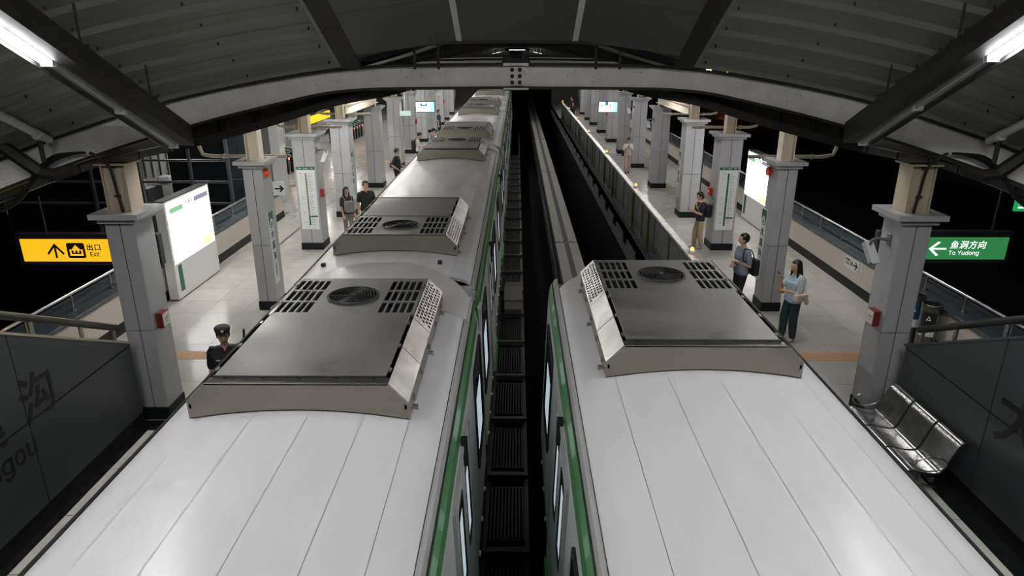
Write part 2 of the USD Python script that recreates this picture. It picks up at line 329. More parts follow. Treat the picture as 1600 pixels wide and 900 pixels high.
# ---- arched girder, fascia, roofs
AX = [0, 1.75, 2.3, 3.3, 4.45, 6.11, 7.6, 9]; ATOP = [5.236, 5.214, 5.172, 5.03, 4.81, 4.335, 3.80, 3.2]; ABOT = [4.979, 4.967, 4.937, 4.75, 4.47, 3.98, 3.45, 2.85]
from scipy.interpolate import PchipInterpolator as PC
at, ab = PC(AX, ATOP), PC(AX, ABOT)
xs = np.linspace(-7.8, 7.8, 79)
def arch(y, th):
    up, lo = at(abs(xs)), ab(abs(xs))
    pl = lambda a0, a1: Polygon(np.vstack([np.c_[xs[a0:a1], lo[a0:a1]], np.c_[xs[a0:a1], up[a0:a1]][::-1]]))
    bL = B().ext(pl(0, 40), y, y + .26); bR = B().ext(pl(39, 79), y, y + .26)
    put('girder_half', bL, arch_m, th); put('girder_half', bR, arch_m, th)
    fl = B()
    for q, dz in ((up, .0), (lo, -.035)):
        fl.ext(Polygon(np.vstack([np.c_[xs, q + dz], np.c_[xs, q + dz + .035][::-1]])), y - .05, y + .31)
    put('flange', fl, soot, th)
    put('splice_plate', B().box(-.115, y - .02, 4.985, .085, y + .28, 5.235, .004), arch_m, th)
    for i in (-.065, .035):
        for j in (5.03, 5.11, 5.19): put('bolt', B().cyl((i, y - .02, j), (i, y - .035, j), .026, 12).cyl((i, y - .035, j), (i, y - .06, j), .014, 6), soot, th)
    put('splice_flange', B().box(-.18, y - .06, 5.24, .15, y + .3, 5.275).box(-.18, y - .06, 4.94, .15, y + .3, 4.962), arch_m, th)
    sb = B()
    for s_ in (-1, 1):
        for k in range(5): sb.cyl((.03 * 0 + s_ * (.03 + .03 * k), y - .03, 4.94), (s_ * (.03 + .03 * k), y - .03, 4.925), .012, 6)
    put('rivets', sb, soot, th, kind='stuff')
ta = T('arch_girder', 'pale grey arched steel girder spanning both tracks just in front of the camera', 'girder', (0, 9.4, 4.9))
arch(9.4, ta)
ta2 = T('arch_girder', 'second arched roof girder behind the near one, over the second pair of columns', 'girder', (0, 14.1, 4.9)); arch(14.1, ta2)
for k in range(2, 12): dup(ta2, 'arch_girder', f'{ORD[k]} arched roof girder from the camera, far down the dark station roof', 'girder', (0, YS[k] + .05, 4.9))

# main roof beyond the near girder
tr = T('ceiling', 'dark underside of the station roof beyond the near arch', 'ceiling', (0, 38, 5), kind='structure')
half = [(0, 5.62), (1.0, 5.60), (1.7, 5.38), (3.2, 4.98), (4.75, 4.5), (6.3, 4.05), (9.2, 3.6)]
prof = [(-x, z) for x, z in half[::-1]] + half[1:]
for i in range(len(prof) - 1):
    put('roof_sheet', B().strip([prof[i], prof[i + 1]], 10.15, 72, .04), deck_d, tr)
for k in range(22):
    y = 11.5 + k * 2.6
    put('purlin', B().strip(prof, y, y + .08, .12), soot, tr)
put('ridge_light_slot', B().box(-.7, 64, 5.30, .7, 64.15, 5.36), EM('far_strip', (.95, 1, 1), 2.2), tr)
# fascia under the arch
tf = T('roof_fascia', 'dark sloping edge beam hanging below the near arch on both sides', 'fascia', (0, 10, 4.3))
low = PC([1.5, 1.74, 2.43, 3.0, 3.5, 4.8, 6.25, 7.6, 9.2], [4.9, 4.845, 4.72, 4.555, 4.41, 4.085, 3.78, 3.32, 2.75])
for s in (-1, 1):
    a = np.linspace(1.5, 4.8, 24); up = np.maximum(ab(a) + .1, low(a) + .04)
    put('web_plate', B().ext(Polygon(np.vstack([np.c_[s * a, low(a) + .1], np.c_[s * a, np.maximum(up, low(a) + .12)][::-1]])).buffer(0), 9.75, 9.8), M('sooty_brown', (.055, .045, .035), .7, var=.5, sc=5), tf)
    put('bottom_flange', B().ext(Polygon(np.vstack([np.c_[s * a, low(a)], np.c_[s * a, low(a) + .11][::-1]])), 9.6, 10.05), soot, tf)
    for k, x in enumerate((2.6, 3.1, 3.6, 4.1, 4.55)): put('stiffener', B().box(s * x - .02, 9.68, low(x) + .1, s * x + .02, 9.76, max(float(ab(x)), low(x) + .13)), soot, tf)
    a = np.linspace(4.8, 9.0, 20)
    put('edge_strip', B().ext(Polygon(np.vstack([np.c_[s * a, low(a)], np.c_[s * a, low(a) + .1][::-1]])), 9.9, 10.1), M('edge_strip_grey', (.28, .28, .28), .5), tf, label='pale grey outer edge strip')
    put('outer_panel', B().ext(Polygon(np.vstack([np.c_[s * a, low(a) + .11], np.c_[s * a, low(a) + .42][::-1]])), 10.0, 10.06), cream, tf, label='cream outer panel')
    put('outer_beam', B().ext(Polygon(np.vstack([np.c_[s * a, low(a) + .24], np.c_[s * a, low(a) + .42][::-1]])), 9.72, 9.95), M('blue_grey_steel', (.20, .23, .26), .5, var=.2), tf, label='blue grey outer beam')
    for k in range(9):
        x = 5.0 + k * .45; put('edge_clip', B().box(s * x - .006, 9.885, low(x) - .01, s * x + .006, 9.9, low(x) + .105), soot, tf)

# ---- near sloping vault (rises towards the camera)
SL = .494; DV = np.array([0, 1 / math.hypot(1, SL), -SL / math.hypot(1, SL)])
cx = PC([0, 2.2, 2.3, 4.42, 6.11, 7.6, 9.5], [5.30, 5.245, 5.235, 4.87, 4.39, 3.86, 3.1])
tv = T('ceiling', 'sloping corrugated stair roof over the camera', 'ceiling', (0, 6, 7), kind='structure')
pitch = .39
def corr(xa, xb, label=None):
    xg = np.linspace(xa, xb, 26); yg, dz = [], []
    n = 22
    for k in range(n):
        y = 9.38 - k * pitch
        for f, d in ((0, 0), (.10, -.045), (.2, 0), (.21, .0), (.58, .0), (.6, -.012), (.62, 0)): yg.append(y - f * pitch); dz.append(d)
    yg, dz = np.array(yg), np.array(dz)
    V = np.array([[x, y, cx(abs(x)) + (9.4 - y) * SL + d] for y, d in zip(yg, dz) for x in xg]); nx = len(xg); f = []
    for i in range(len(yg) - 1):
        for j in range(nx - 1): f.append([i * nx + j, i * nx + j + 1, (i + 1) * nx + j + 1, (i + 1) * nx + j])
    V2 = V + [0, 0, .06]; fb = [q[::-1] for q in (np.array(f) + len(V)).tolist()]
    return tri(np.vstack([V, V2]), f + fb)
for s in (-1, 1):
    for xa, xb in ((2.3, 3.35), (3.35, 4.55), (4.55, 5.75), (5.75, 7.2), (7.2, 9.3)):
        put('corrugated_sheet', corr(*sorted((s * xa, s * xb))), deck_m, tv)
    for x in (2.42, 3.5, 4.7, 5.9):
        bb = B()
        for k in range(20):
            y = 9.38 - (k + .35) * pitch; z = float(cx(x)) + (9.4 - y) * SL
            bb.cyl((s * x, y, z + .01), (s * x, y, z - .03), .011, 6)
        put('bolts', bb, soot, tv, kind='stuff')
    # dark edge beam beside the corrugated field
    yy = (1.0, 9.3); bb = B()
    O, U = (0, 0, 0), np.array([0, 1, 0])
    def slope_box(x0, x1, dz0, dz1, ya=1.0, yb=9.3, ref=5.25):
        zA, zB = ref + (9.4 - ya) * SL, ref + (9.4 - yb) * SL
        v = [(x, y, z + d) for y, z in ((ya, zA), (yb, zB)) for x in (x0, x1) for d in (dz0, dz1)]
        return trimesh.convex.convex_hull(np.array(v))
    put('edge_beam', slope_box(*sorted((s * 2.02, s * 2.27)), -.10, .30), soot, tv)
    put('edge_angle', slope_box(*sorted((s * 2.27, s * 2.33)), -.08, -.04), deck_m, tv)
cen = [(-2.05, 5.36), (-1.5, 5.50), (-.75, 5.545), (0, 5.555), (.75, 5.545), (1.5, 5.50), (2.05, 5.36)]
for a, b in ((0, 2), (2, 4), (4, 6)):
    for k in range(4):
        y1, y0 = 9.0 - k * .9, 9.0 - (k + 1) * .9 + .01
        v = []
        for y in (y0, y1):
            for x, z in cen[a:b + 1]:
                for d in (0, .05): v.append((x, y, z + (9 - y) * SL + d))
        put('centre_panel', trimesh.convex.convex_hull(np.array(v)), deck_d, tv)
for x in (-.72, .72): put('centre_rib', slope_box(x - .035, x + .035, -.02, .09, 4, 9.02, 5.36), arch_m, tv)
put('end_trim', B().strip([(x, z + .03) for x, z in cen], 9.0, 9.08, .07), soot, tv)
for x in (-1.3, 1.3, -1.0, 1.0): put('hanger', B().box(x - .015, 9.1, 5.2, x + .015, 9.13, 5.55), soot, tv)
put('centre_bracket', B().box(-.2, 9.42, 5.25, .17, 9.6, 5.34, .01).box(-.1, 9.44, 5.34, .07, 9.55, 5.42, .01), soot, tv)

# ---- near fluorescent lines
def fixture(s):
    side = 'left' if s < 0 else 'right'
    t = T('strip_light', f'long dark trough of fluorescent tubes slung under the sloping roof on the {side}', 'light fixture', (s * 4.55, 7, 5.4))
    bt = lambda y: 4.16 + (9.36 - y) * SL + (.045 if s > 0 else 0)
    def sl(x0, x1, a0, a1, ya, yb):
        v = [(x, y, bt(y) + d) for y in (ya, yb) for x in (s * x0, s * x1) for d in (a0, a1)]
        return trimesh.convex.convex_hull(np.array(v))
    put('housing', sl(4.36, 4.52, .03, .30, .4, 9.32), soot, t)
    put('reflector', trimesh.util.concatenate([sl(4.52, 4.78, .04, .065, .4, 9.33), sl(4.765, 4.78, .0, .06, .4, 9.33)]), M('reflector_grey', (.09, .095, .09), .4), t)
    ends = [9.3, 8.18, 7.06, 5.94, 4.82, 3.70, 2.58, 1.46, .4]
    for i in range(8):
        ya, yb = ends[i + 1] + .03, ends[i] - .03; lit = i >= 2
        for xo in ((4.60,) if not lit else (4.585, 4.665)):
            put('tube_lamp', B().cyl((s * xo, ya, bt(ya) + .012), (s * xo, yb, bt(yb) + .012), .019, 10), EM('tube_lit', (.985, .985, 1.0), TUBE) if lit else M('tube_unlit', (.32, .32, .30), .25), t, label='lit fluorescent tube' if lit else 'unlit fluorescent tube', smooth=40)
        for y in (ya - .02, yb + .02): put('lamp_holder', B().box(s * 4.63 - .06, y - .02, bt(y) - .015, s * 4.63 + .06, y + .02, bt(y) + .05), white_pl, t)
        put('tube_batten', sl(4.565, 4.69, .03, .042, ya, yb), M('batten', (.45, .45, .43), .4), t)
    for y in (8.55, 7.35, 6.1, 4.9):
        z = bt(y) + .3; zc = float(cx(4.44)) + (9.4 - y) * SL
        put('hanger_rod', B().cyl((s * 4.44, y, z - .02), (s * 4.44, y, zc), .012, 6).box(s * 4.44 - .05, y - .05, z - .01, s * 4.44 + .05, y + .05, z + .04), soot, t)
fixture(-1); fixture(1)

# ---- lamps over the platforms (under the side roofs)
def lamp(x, y, z, L, name, label, group, left=False):
    t = T(name, label, 'lamp', (x, y, z), group=group)
    put('diffuser', B().box(x - .06, y, z - .03, x + .06, y + L, z), EM('platform_tube_left', (1.0, .965, .92), PLAT_L) if left else EM('platform_tube', (1.0, .965, .92), PLAT), t)
    put('housing', B().box(x - .09, y - .02, z + .001, x + .09, y + L + .02, z + .06), white_pl, t)
    return t
GP = 'rows of strip lamps under the platform roofs'
LS = {}
for s in (1, -1):
    for k in range(12):
        y = YS[k] + 1.0
        for x, z in ((4.75, 4.32),):
            if s not in LS: LS[s] = lamp(s * x, y, z, 2.4, 'platform_lamp', 'white strip lamp hidden under the platform roof edge', GP, s < 0)
            else: dup(LS[s], 'platform_lamp', 'white strip lamp hidden under the platform roof edge', 'lamp', (s * x, y, z), group=GP)
    for y in (14.7, 19.85, 29.1, 38.95, 48.8, 57.7):
        x, z = 7.65, 3.70
        dup(LS[s], 'platform_lamp', 'white strip lamp hidden under the platform roof edge', 'lamp', (s * x, y, z), group=GP)
tc_ = T('ceiling', 'flat ceiling over the left ticket concourse', 'ceiling', (-15, 45, 3.8), kind='structure'); put('slab', B().box(-22, 23.5, 3.775, -9.3, 75, 3.9), deck_m, tc_)
for x in (-10.5, -14):
    for k in range(4): dup(LS[1], 'platform_lamp', 'white strip lamp hidden under the platform roof edge', 'lamp', (x, 27 + 8 * k, 3.7), group=GP)

for x in (-5.5, -2.6, 2.6, 5.5):
    zc = float(cx(abs(x))) + (9.4 - .9) * SL
    t = T('overpass_lamp', f'white strip lamp under the overpass roof behind the camera, {"far " if abs(x) > 4 else ""}{"left" if x < 0 else "right"}', 'lamp', (x, .2, zc - .5))
    put('diffuser', B().box(x - .7, .2, zc - .56, x + .7, .34, zc - .5), EM('overpass_tube', (1.0, .97, .95), 64.0), t); put('housing', B().box(x - .72, .17, zc - .5, x + .72, .37, zc - .42), white_pl, t)
    puts('hanger_rod', B().cyl((x - .5, .27, zc - .43), (x - .5, .27, zc + .12), .01, 6).cyl((x + .5, .27, zc - .43), (x + .5, .27, zc + .12), .01, 6), dark_metal, t)

R0 = None
for k in range(6):
    for x in (-1.0, 1.0):
        y = 30.3 + 5.0 * k; y += .9 if k in (1, 2) else 0
        if R0 is None:
            R0 = T('ridge_lamp', 'tiny white strip lamp under the far roof ridge', 'lamp', (x, y, 5.3), group='ridge lamps over the tracks')
            put('diffuser', B().box(x - .04, y, 5.22, x + .04, y + 1.2, 5.25), EM('ridge_tube', (1, 1, 1), 22.0), R0); put('stem', B().cyl((x, y + .6, 5.25), (x, y + .6, 5.62), .02, 6), dark_metal, R0)
        else: dup(R0, 'ridge_lamp', 'tiny white strip lamp under the far roof ridge', 'lamp', (x, y, 5.3), group='ridge lamps over the tracks')

# ================================================================== TRAINS
RP = [(0, 2.61), (.3, 2.602), (.6, 2.574), (.9, 2.53), (1.1, 2.475), (1.19, 2.42)]
def roofz(d): return float(np.interp(abs(d), [p[0] for p in RP], [p[1] for p in RP]))
win_m = M('train_window', (.012, .016, .018), .06, spec=.8, var=.0)
int_m = EM('train_interior_light', (.80, .92, 1.0), .38)
def train(name, label, xc, cars, acs, inner):
    """cars: (y0, y1, bowed far end). inner: side of the train towards the camera's track gap (+1 / -1)."""
    t = T(name, label, 'train', (xc, cars[0][1], -1.3))
    for (y0, y1, bow) in cars:
        # roof in longitudinal panels with fine joints
        js = [-1.19, -.83, -.36, .10, .55, .92, 1.19]
        def yend(d): return y1 - (.55 * (abs(d) / 1.2) ** 2.4 if bow else 0)
        for a, b in zip(js[:-1], js[1:]):
            d = np.linspace(a + .002, b - .002, 7); ys = np.linspace(0, 1, 2); V = []; f = []
            for u in ys:
                for q in d: V.append((xc + q, y0 + (yend(q) - y0) * u, roofz(q)))
            n = len(d)
            for j in range(n - 1): f.append([j, j + 1, n + j + 1, n + j])
            V = np.array(V); V2 = V - [0, 0, .005]
            f2 = [q[::-1] for q in (np.array(f) + len(V)).tolist()]
            e = [[j + n, j + 1 + n, j + 1 + 3 * n, j + 3 * n] for j in range(n - 1)]
            put('roof_panel', tri(np.vstack([V, V2]), f + f2 + e), white_paint, t, smooth=40)
        prof = [(-d, z - .0065) for d, z in RP[::-1]] + [(d, z - .0065) for d, z in RP[1:]]
        put('roof_underlay', B().strip([(xc + d, z) for d, z in prof], y0, y1 - .56 * bow, .03), M('roof_seam', (.36, .36, .36), .5), t)
        for s in (-1, 1):
            # drip rail (grey) and black gutter line
            rail = [(1.192, 2.428), (1.23, 2.412), (1.252, 2.345), (1.19, 2.345)]
            put('drip_rail', B().ext([(xc + s * d, z) for d, z in rail], y0, y1 - .12 * bow), trim_grey if s == inner else black_rub, t)
            put('gutter', B().ext([(xc + s * d, z) for d, z in ((1.186, 2.425), (1.193, 2.432), (1.193, 2.40), (1.186, 2.40))], y0, y1 - .12 * bow), black_rub, t)
            put('seal_strip', B().ext([(xc + s * d, z) for d, z in ((1.25, 2.355), (1.262, 2.35), (1.262, 2.33), (1.25, 2.33))], y0, y1 - .1 * bow), black_rub, t)
            gp = [(1.25, 2.335), (1.268, 2.327), (1.292, 2.23), (1.307, 2.11), (1.25, 2.11)]
            put('cant_strip', B().ext([(xc + s * d, z) for d, z in gp], y0, y1 - .05 * bow), green, t, label='glossy green strip along the roof edge')
            sp = [(1.25, 2.105), (1.303, 2.105), (1.345, .95), (1.38, -.1), (1.30, -.1)]
            put('body_side', B().ext([(xc + s * d, z) for d, z in sp], y0, y1), side_white, t)
            put('skirt', B().ext([(xc + s * d, z) for d, z in ((1.2, -.1), (1.375, -.1), (1.33, -1.25), (1.2, -1.25))], y0 + .1, y1 - .1), dark_metal, t)
            if s != inner: continue
            # windows and doors, on the side we can see
            def sp_plate(poly, th, w0):
                zs = -1; O = np.array([xc + s * 1.303, 0, 2.105]); Vd = np.array([s * -.077, 0, 2.205]); Vd = Vd / np.linalg.norm(Vd)
                U = np.array([0, 1., 0]) * s; b = B()
                p2 = affinity.translate(affinity.scale(poly, s, 1, origin=(0, 0)), 0, -2.105)
                return b.plate(p2, th, O, U, Vd, w0)
            L = y1 - y0; mid = (y0 + y1) / 2
            for o in (-5.95, -1.55, 1.55, 5.95):
                c = mid + o
                fr = rrect(c - .64, .62, c + .64, 1.93, .12); op = rrect(c - .57, .69, c + .57, 1.86, .09)
                w = put('window_frame', sp_plate(fr.difference(op), .022, 0), black_rub, t)
                put('pane', sp_plate(op, .006, .004), win_m, t, under=w); put('lit_interior', sp_plate(rrect(c - .42, .80, c + .30, 1.48, .03), .003, .0095), int_m, t, under=w)
            for o in (-3.55, 3.55):
                c = mid + o
                pocket = rrect(c - .80, -.05, c + .80, 2.04, .1); hole = rrect(c - .70, -.1, c + .70, 2.0, .06)
                d = put('door_frame', sp_plate(pocket.difference(hole), .03, 0), trim_grey, t)
                for q in (-1, 1):
                    a0, a1 = sorted((c + q * .008, c + q * .69))
                    lf = rrect(a0, -.06, a1, 1.99, .02); wn = rrect(a0 + .14, .85, a1 - .14, 1.8, .08)
                    dl = put('door_leaf', sp_plate(lf.difference(wn), .018, 0), side_white, t)
                    put('rubber_edge', sp_plate(wn.difference(wn.buffer(-.025)), .022, 0), black_rub, t, under=dl)
                    put('pane', sp_plate(wn.buffer(-.02), .005, .004), win_m, t, under=dl); put('lit_interior', sp_plate(sbox(a0 + .2, .92, a1 - .2, 1.6), .003, .0085), int_m, t, under=dl)
                put('door_bracket', sp_plate(sbox(c + .10, 1.83, c + .18, 2.1), .06, .0), black_rub, t)
                put('door_sill', sp_plate(sbox(c - .78, -.3, c + .78, -.08), .05, 0), green, t, label='green step panel below the door')
            put('marker_lights', sum_tabs(sp_plate, y0, y1), white_pl, t, kind='stuff')
        # end wall
        body = [(-1.25, 2.32), (-1.30, 2.1), (-1.36, -.1), (1.36, -.1), (1.30, 2.1), (1.25, 2.32), (1.19, 2.38), (-1.19, 2.38)]
        put('end_wall', B().ext([(xc + d, z) for d, z in body], y1 - .30, y1 - .25), side_white, t); put('end_wall', B().ext([(xc + d, z) for d, z in body], y0 + .02, y0 + .06), side_white, t)
    # gangway bellows with a smooth bowed cover plate
    for (a, b) in zip(cars[:-1], cars[1:]):
        ya, yb = a[1], b[0]
        p = [(-1.0, 2.34), (-.9, 2.44), (0, 2.55), (.9, 2.44), (1.0, 2.34), (1.0, -.1), (-1.0, -.1)]
        bb = B()
        for k in range(5): bb.ext([(xc + d * (1 - .02 * (k % 2)), z) for d, z in p], ya - .2 + k * .15 + .002, ya - .2 + (k + 1) * .15)
        put('gangway_bellows', bb, black_rub, t)
        d = np.linspace(-1.24, 1.24, 25); V = []; f = []; n = len(d)
        for u in (0, .5, 1):
            for q in d:
                yy = (ya - .95) + u * (1.62 - .95 * (abs(q) / 1.24) ** 2.6)
                V.append((xc + q, yy, roofz(min(abs(q), 1.19)) + .028 - (.05 if abs(q) > 1.2 else 0)))
        for i in range(2):
            for j in range(n - 1): f.append([i * n + j, i * n + j + 1, (i + 1) * n + j + 1, (i + 1) * n + j])
        V = np.array(V); m = tri(np.vstack([V, V - [0, 0, .03]]), f + [q[::-1] for q in (np.array(f) + len(V)).tolist()] + [[2 * n + j + 1, 2 * n + j, 2 * n + j + 3 * n, 2 * n + j + 1 + 3 * n] for j in range(n - 1)] + [[j, j + 1, j + 1 + 3 * n, j + 3 * n] for j in range(n - 1)])
        put('gangway_cover', m, M('cover_grey', (.50, .495, .48), .36, var=.06, sc=1.5), t, smooth=50)
        for s in (-1, 1):
            put('corner_shroud', B().plate(Polygon([(0, 2.32), (.34, 2.28), (.42, 1.9), (.40, .0), (.22, .0), (.24, 1.9), (.14, 2.25), (0, 2.3)]), .03, (xc + s * 1.33 - .015 + (0), ya - .3, 0), Yv, Z), side_white, t)
    for y, flip in acs: ac_unit(t, xc, y, flip)
    # small roof fittings
    for (y0, y1, bow) in cars:
        for d in (-.95, .72):
            yy = y0 + .45
            if yy > 3: put('roof_cleat', B().box(xc + d - .03, yy, roofz(d), xc + d + .03, yy + .07, roofz(d) + .05, .008), dark_metal, t)
    return t
def sum_tabs(sp, y0, y1):
    b = B()
    for k in range(int((y1 - y0) / .62)): b.p += sp(sbox(y0 + .3 + k * .62, -.12, y0 + .36 + k * .62, -.09), .02, 0).p
    return b
def ac_unit(t, xc, y0, flip):
    """roof air conditioner 2.7 m long, fan in the far half (near half when flip)."""
    L, zt, zc, hw, hb = 2.7, 2.86, 2.69, .755, .915
    yw = (lambda v: y0 + L - v) if flip else (lambda v: y0 + v)
    def Y2(a, b): return tuple(sorted((yw(a), yw(b))))
    d = np.linspace(-hb, hb, 15); bot = [(q, roofz(q) + .015) for q in d]
    bot = [(q, z if abs(q) > .35 else max(z, 2.615)) for q, z in bot]
    out = [(hb, zc), (hw, zt), (-hw, zt), (-hb, zc)]
    pl = [(xc + a, b) for a, b in bot + out]
    core = [(xc + a * .985, b - (.03 if b > 2.7 else 0)) for a, b in bot + out]
    b = B(); b.ext(pl, y0, y0 + .015).ext(pl, y0 + L - .015, y0 + L).box(xc - hb + .01, y0, zc - .06, xc - hb + .03, y0 + L, zc - .02).box(xc + hb - .03, y0, zc - .06, xc + hb - .01, y0 + L, zc - .02)
    u = put('ac_unit', b, steel_d, t, label='stainless roof air-conditioning unit')
    put('dark_interior', B().ext([(a, z - .05 if z > 2.66 else z) for a, z in core], y0 + .02, y0 + L - .02), void_black, t, under=u)
    # top: plain lid panel and the perforated fan panel (u along x, v along y)
    ya, yb = Y2(.13, 1.52)
    put('lid_panel', B().box(xc - hw + .035, ya, zt - .012, xc + hw - .035, yb, zt + .012, .004), steel, t, under=u)
    pa, pb = Y2(1.525, L)
    pan = sbox(-hw + .004, pa, hw - .004, pb); c = (pa + pb) / 2; h = pb - pa
    cut = [Point(0, c).buffer(.268, quad_segs=10)]
    for s in (-1, 1):
        for r in range(3):
            for k in range(5):
                xq = s * (.36 + .074 * k + .03); yq = pa + .07 + r * (h - .12) / 3
                cut.append(sbox(xq - .026, yq, xq + .026, yq + (h - .12) / 3 - .045))
    put('fan_panel', B().plate(pan.difference(unary_union(cut)), .014, (xc, 0, zt - .008), X, Yv), steel, t, under=u)
    ta_, tb_ = Y2(0, .125); put('front_ledge', B().box(xc - hw, ta_, zt - .012, xc + hw, tb_, zt - .002).box(xc - hw + .03, *( (yw(.115) if not flip else yw(.13)), zt - .004), xc + hw - .03, (yw(.13) if not flip else yw(.115)), zt + .014), M('ledge_steel', (.14, .14, .135), .4, metal=.8), t, under=u)
    lt = B()
    for k in range(5):
        xx = xc - .62 + k * .31; lt.box(xx - .012, min(yw(.10), yw(.125)), zt, xx + .012, max(yw(.10), yw(.125)), zt + .01)
    for q in lt.p: put('lid_latch', q, dark_metal, t, under=u)
    rg = B()
    for k in range(7):
        r = .262 - k * .033; a = np.linspace(0, 2 * np.pi, 25)
        rg.tube(np.c_[xc + r * np.cos(a), c + r * np.sin(a), np.full(25, zt + .004 + .012 * (k / 6))], .0042, 4, caps=False)
    for k in range(6):
        a = k * math.pi / 3; rg.tube([(xc + .26 * math.cos(a), c + .26 * math.sin(a), zt + .002), (xc + .03 * math.cos(a), c + .03 * math.sin(a), zt + .014)], .004, 4)
    rg.lathe([(0, .02), (.035, .018), (.04, 0), (0, 0)], (xc, c, zt + .004), 14)
    put('fan_guard', rg, M('fan_wire', (.06, .06, .06), .4, metal=.6), t, under=u)
    put('fan_rim', B().plate(Point(0, c).buffer(.285, quad_segs=10).difference(Point(0, c).buffer(.264, quad_segs=10)), .012, (xc, 0, zt + .004), X, Yv), dark_metal, t, under=u)
    fb = B()
    for k in range(5):
        a = k * 2 * math.pi / 5; m = trimesh.creation.box([.19, .09, .006]); m.apply_translation([.14, 0, 0])
        m.apply_transform(trimesh.transformations.rotation_matrix(.5, [1, 0, 0])); m.apply_transform(trimesh.transformations.rotation_matrix(a, [0, 0, 1])); m.apply_translation([xc, c, zt - .05]); fb.add(m)
    put('fan_blades', fb, M('fan_blade', (.008, .008, .008), .6), t, under=u)
    # chamfered sides
    W = math.hypot(hb - hw, zt - zc)
    for s in (-1, 1):
        O = np.array([xc + s * hw, 0, zt]); V = np.array([s * (hb - hw), 0, zc - zt]) / W; U = np.array([0, 1., 0]) if s < 0 else np.array([0, 1., 0])
        N = np.cross(U, V); w0 = 0 if N[2] > 0 else -.012
        holes = []
        for i in range(5):
            for j in range(13):
                yy = 1.56 + j * .083 + (.0415 if i % 2 else 0); vv = .032 + i * .0425
                if yy < L - .06: holes.append(affinity.translate(rrect(-.024, -.0145, .024, .0145, .008), yw(yy), vv))
        p1 = sbox(*sorted((yw(1.45), yw(L)))[:1], .0, sorted((yw(1.45), yw(L)))[1], W)
        put('perforated_side', B().plate(p1.difference(unary_union(holes)), .012, O, U, V, w0), steel_b, t, under=u)
        for a, b_ in ((0.0, .72), (.73, 1.44)):
            q = sorted((yw(a), yw(b_))); put('side_panel', B().plate(sbox(q[0], 0, q[1], W), .012, O, U, V, w0), steel_b, t, under=u)
        put('lower_side', B().ext([(xc + s * hb, zc), (xc + s * (hb + .004), zc), (xc + s * (hb + .004), roofz(hb) + .01), (xc + s * hb, roofz(hb) + .01)], y0, y0 + L), steel_d, t, under=u)
        hg = B()
        for yy in (.25, .75, 1.3, 1.9, 2.45):
            q = yw(yy); hg.box(xc + s * (hw - .02) - .012, q - .03, zt, xc + s * (hw - .02) + .012, q + .03, zt + .018)
            hg.box(xc + s * (hb + .012) - .012, q - .02, zc - .1, xc + s * (hb + .012) + .012, q + .02, zc - .06)
        put('hinges', hg, steel, t, under=u)
        mf = B()
        for q in (.2, 1.3, 2.4): mf.box(min(xc + s * hb, xc + s * (hb + .05)), y0 + q, roofz(hb + .04) - .004, max(xc + s * hb, xc + s * (hb + .05)), y0 + q + .03, roofz(hb) + .03)
        for q in mf.p: put('mount_foot', q, steel, t, under=u)
P_ = 13.8
carsL = [(-5.0 + P_ * k, 8.45 + P_ * k, True) for k in range(5)]
acsL = []
for k in range(5):
    acsL.append((5.0 + P_ * k, False))
    if k < 4: acsL.append((9.75 + P_ * k, True))
train('train', 'long white and green train at the left platform with many stainless roof units', -1.81, carsL, acsL, 1)
train('train', 'shorter white and green train on the right track with a single roof unit in view', 1.755, [(-5.0, 9.15, True)], [(5.78, False)], -1)
# rounded leading end of the right train
# ------------------------------------------------------------------ track beams, walkway
def beam(xc, label):
    t = T('track_beam', label, 'track beam', (xc, 30, -2.8))
    ys = [-5, 9.4, 24.4, 39.6, 54.8, 70, 100]
    for a, b in zip(ys[:-1], ys[1:]):
        put('beam_segment', B().box(xc - .41, a + .03, -2.8, xc + .41, b - .03, -1.3, .02), beam_m, t)
        put('running_stripe', B().box(xc - .085, a + .1, -1.301, xc + .085, b - .1, -1.296), M('beam_stripe', (.09, .09, .082), .8), t, label='dark stripe down the middle of the beam')
        if b < 90:
            fj = B()
            for k in range(8): fj.box(xc - .39 + k * .1, b - .10 + (k % 2) * .05, -1.299, xc - .32 + k * .1, b + .03 + (k % 2) * .05, -1.29)
            put('finger_joint', fj, dark_metal, t)
    for d, z in ((-.5, -1.75), (-.5, -2.1)): put('conductor_rail', B().box(xc + d - .04, -4, z, xc + d + .04, 98, z + .09), M('rail_grey', (.08, .085, .08), .4, metal=.5), t)
    return t
beam(1.83, 'grey concrete monorail beam running away on the right track'); beam(-1.81, 'concrete monorail beam hidden beneath the left train')
tw = T('walkway', 'dark grated maintenance walkway between the two tracks', 'walkway', (-.1, 20, -1.5))
for k in range(22):
    y = 6.2 + k * 1.87
    put('cross_bar', B().box(-.55, y - .05, -1.5, .2, y + .05, -1.38), M('walk_bar', (.05, .05, .047), .5), tw)
    gr = B()
    for j in range(10): gr.box(-.40 + j * .055, y + .25, -1.46, -.375 + j * .055, y + 1.55, -1.43)
    gr.box(-.42, y + .24, -1.47, .13, y + .28, -1.43).box(-.42, y + 1.52, -1.47, .13, y + 1.56, -1.43)
    put('grating', gr, M('walk_grate', (.018, .018, .017), .6), tw)
put('stringer', B().box(.13, 2, -1.6, .2, 60, -1.46).box(-.5, 2, -1.6, -.43, 60, -1.46), dark_metal, tw)
tb = T('equipment_box', 'grey flat equipment box lying on the walkway between the tracks', 'box', (-.1, 18.3, -1.4))
put('body', B().box(-.35, 17.3, -1.375, .14, 19.6, -1.22, .02), M('box_grey', (.10, .095, .085), .6), tb); put('lid', B().box(-.37, 17.9, -1.22, .16, 19.1, -1.18, .01), M('box_lid', (.12, .11, .10), .5), tb)

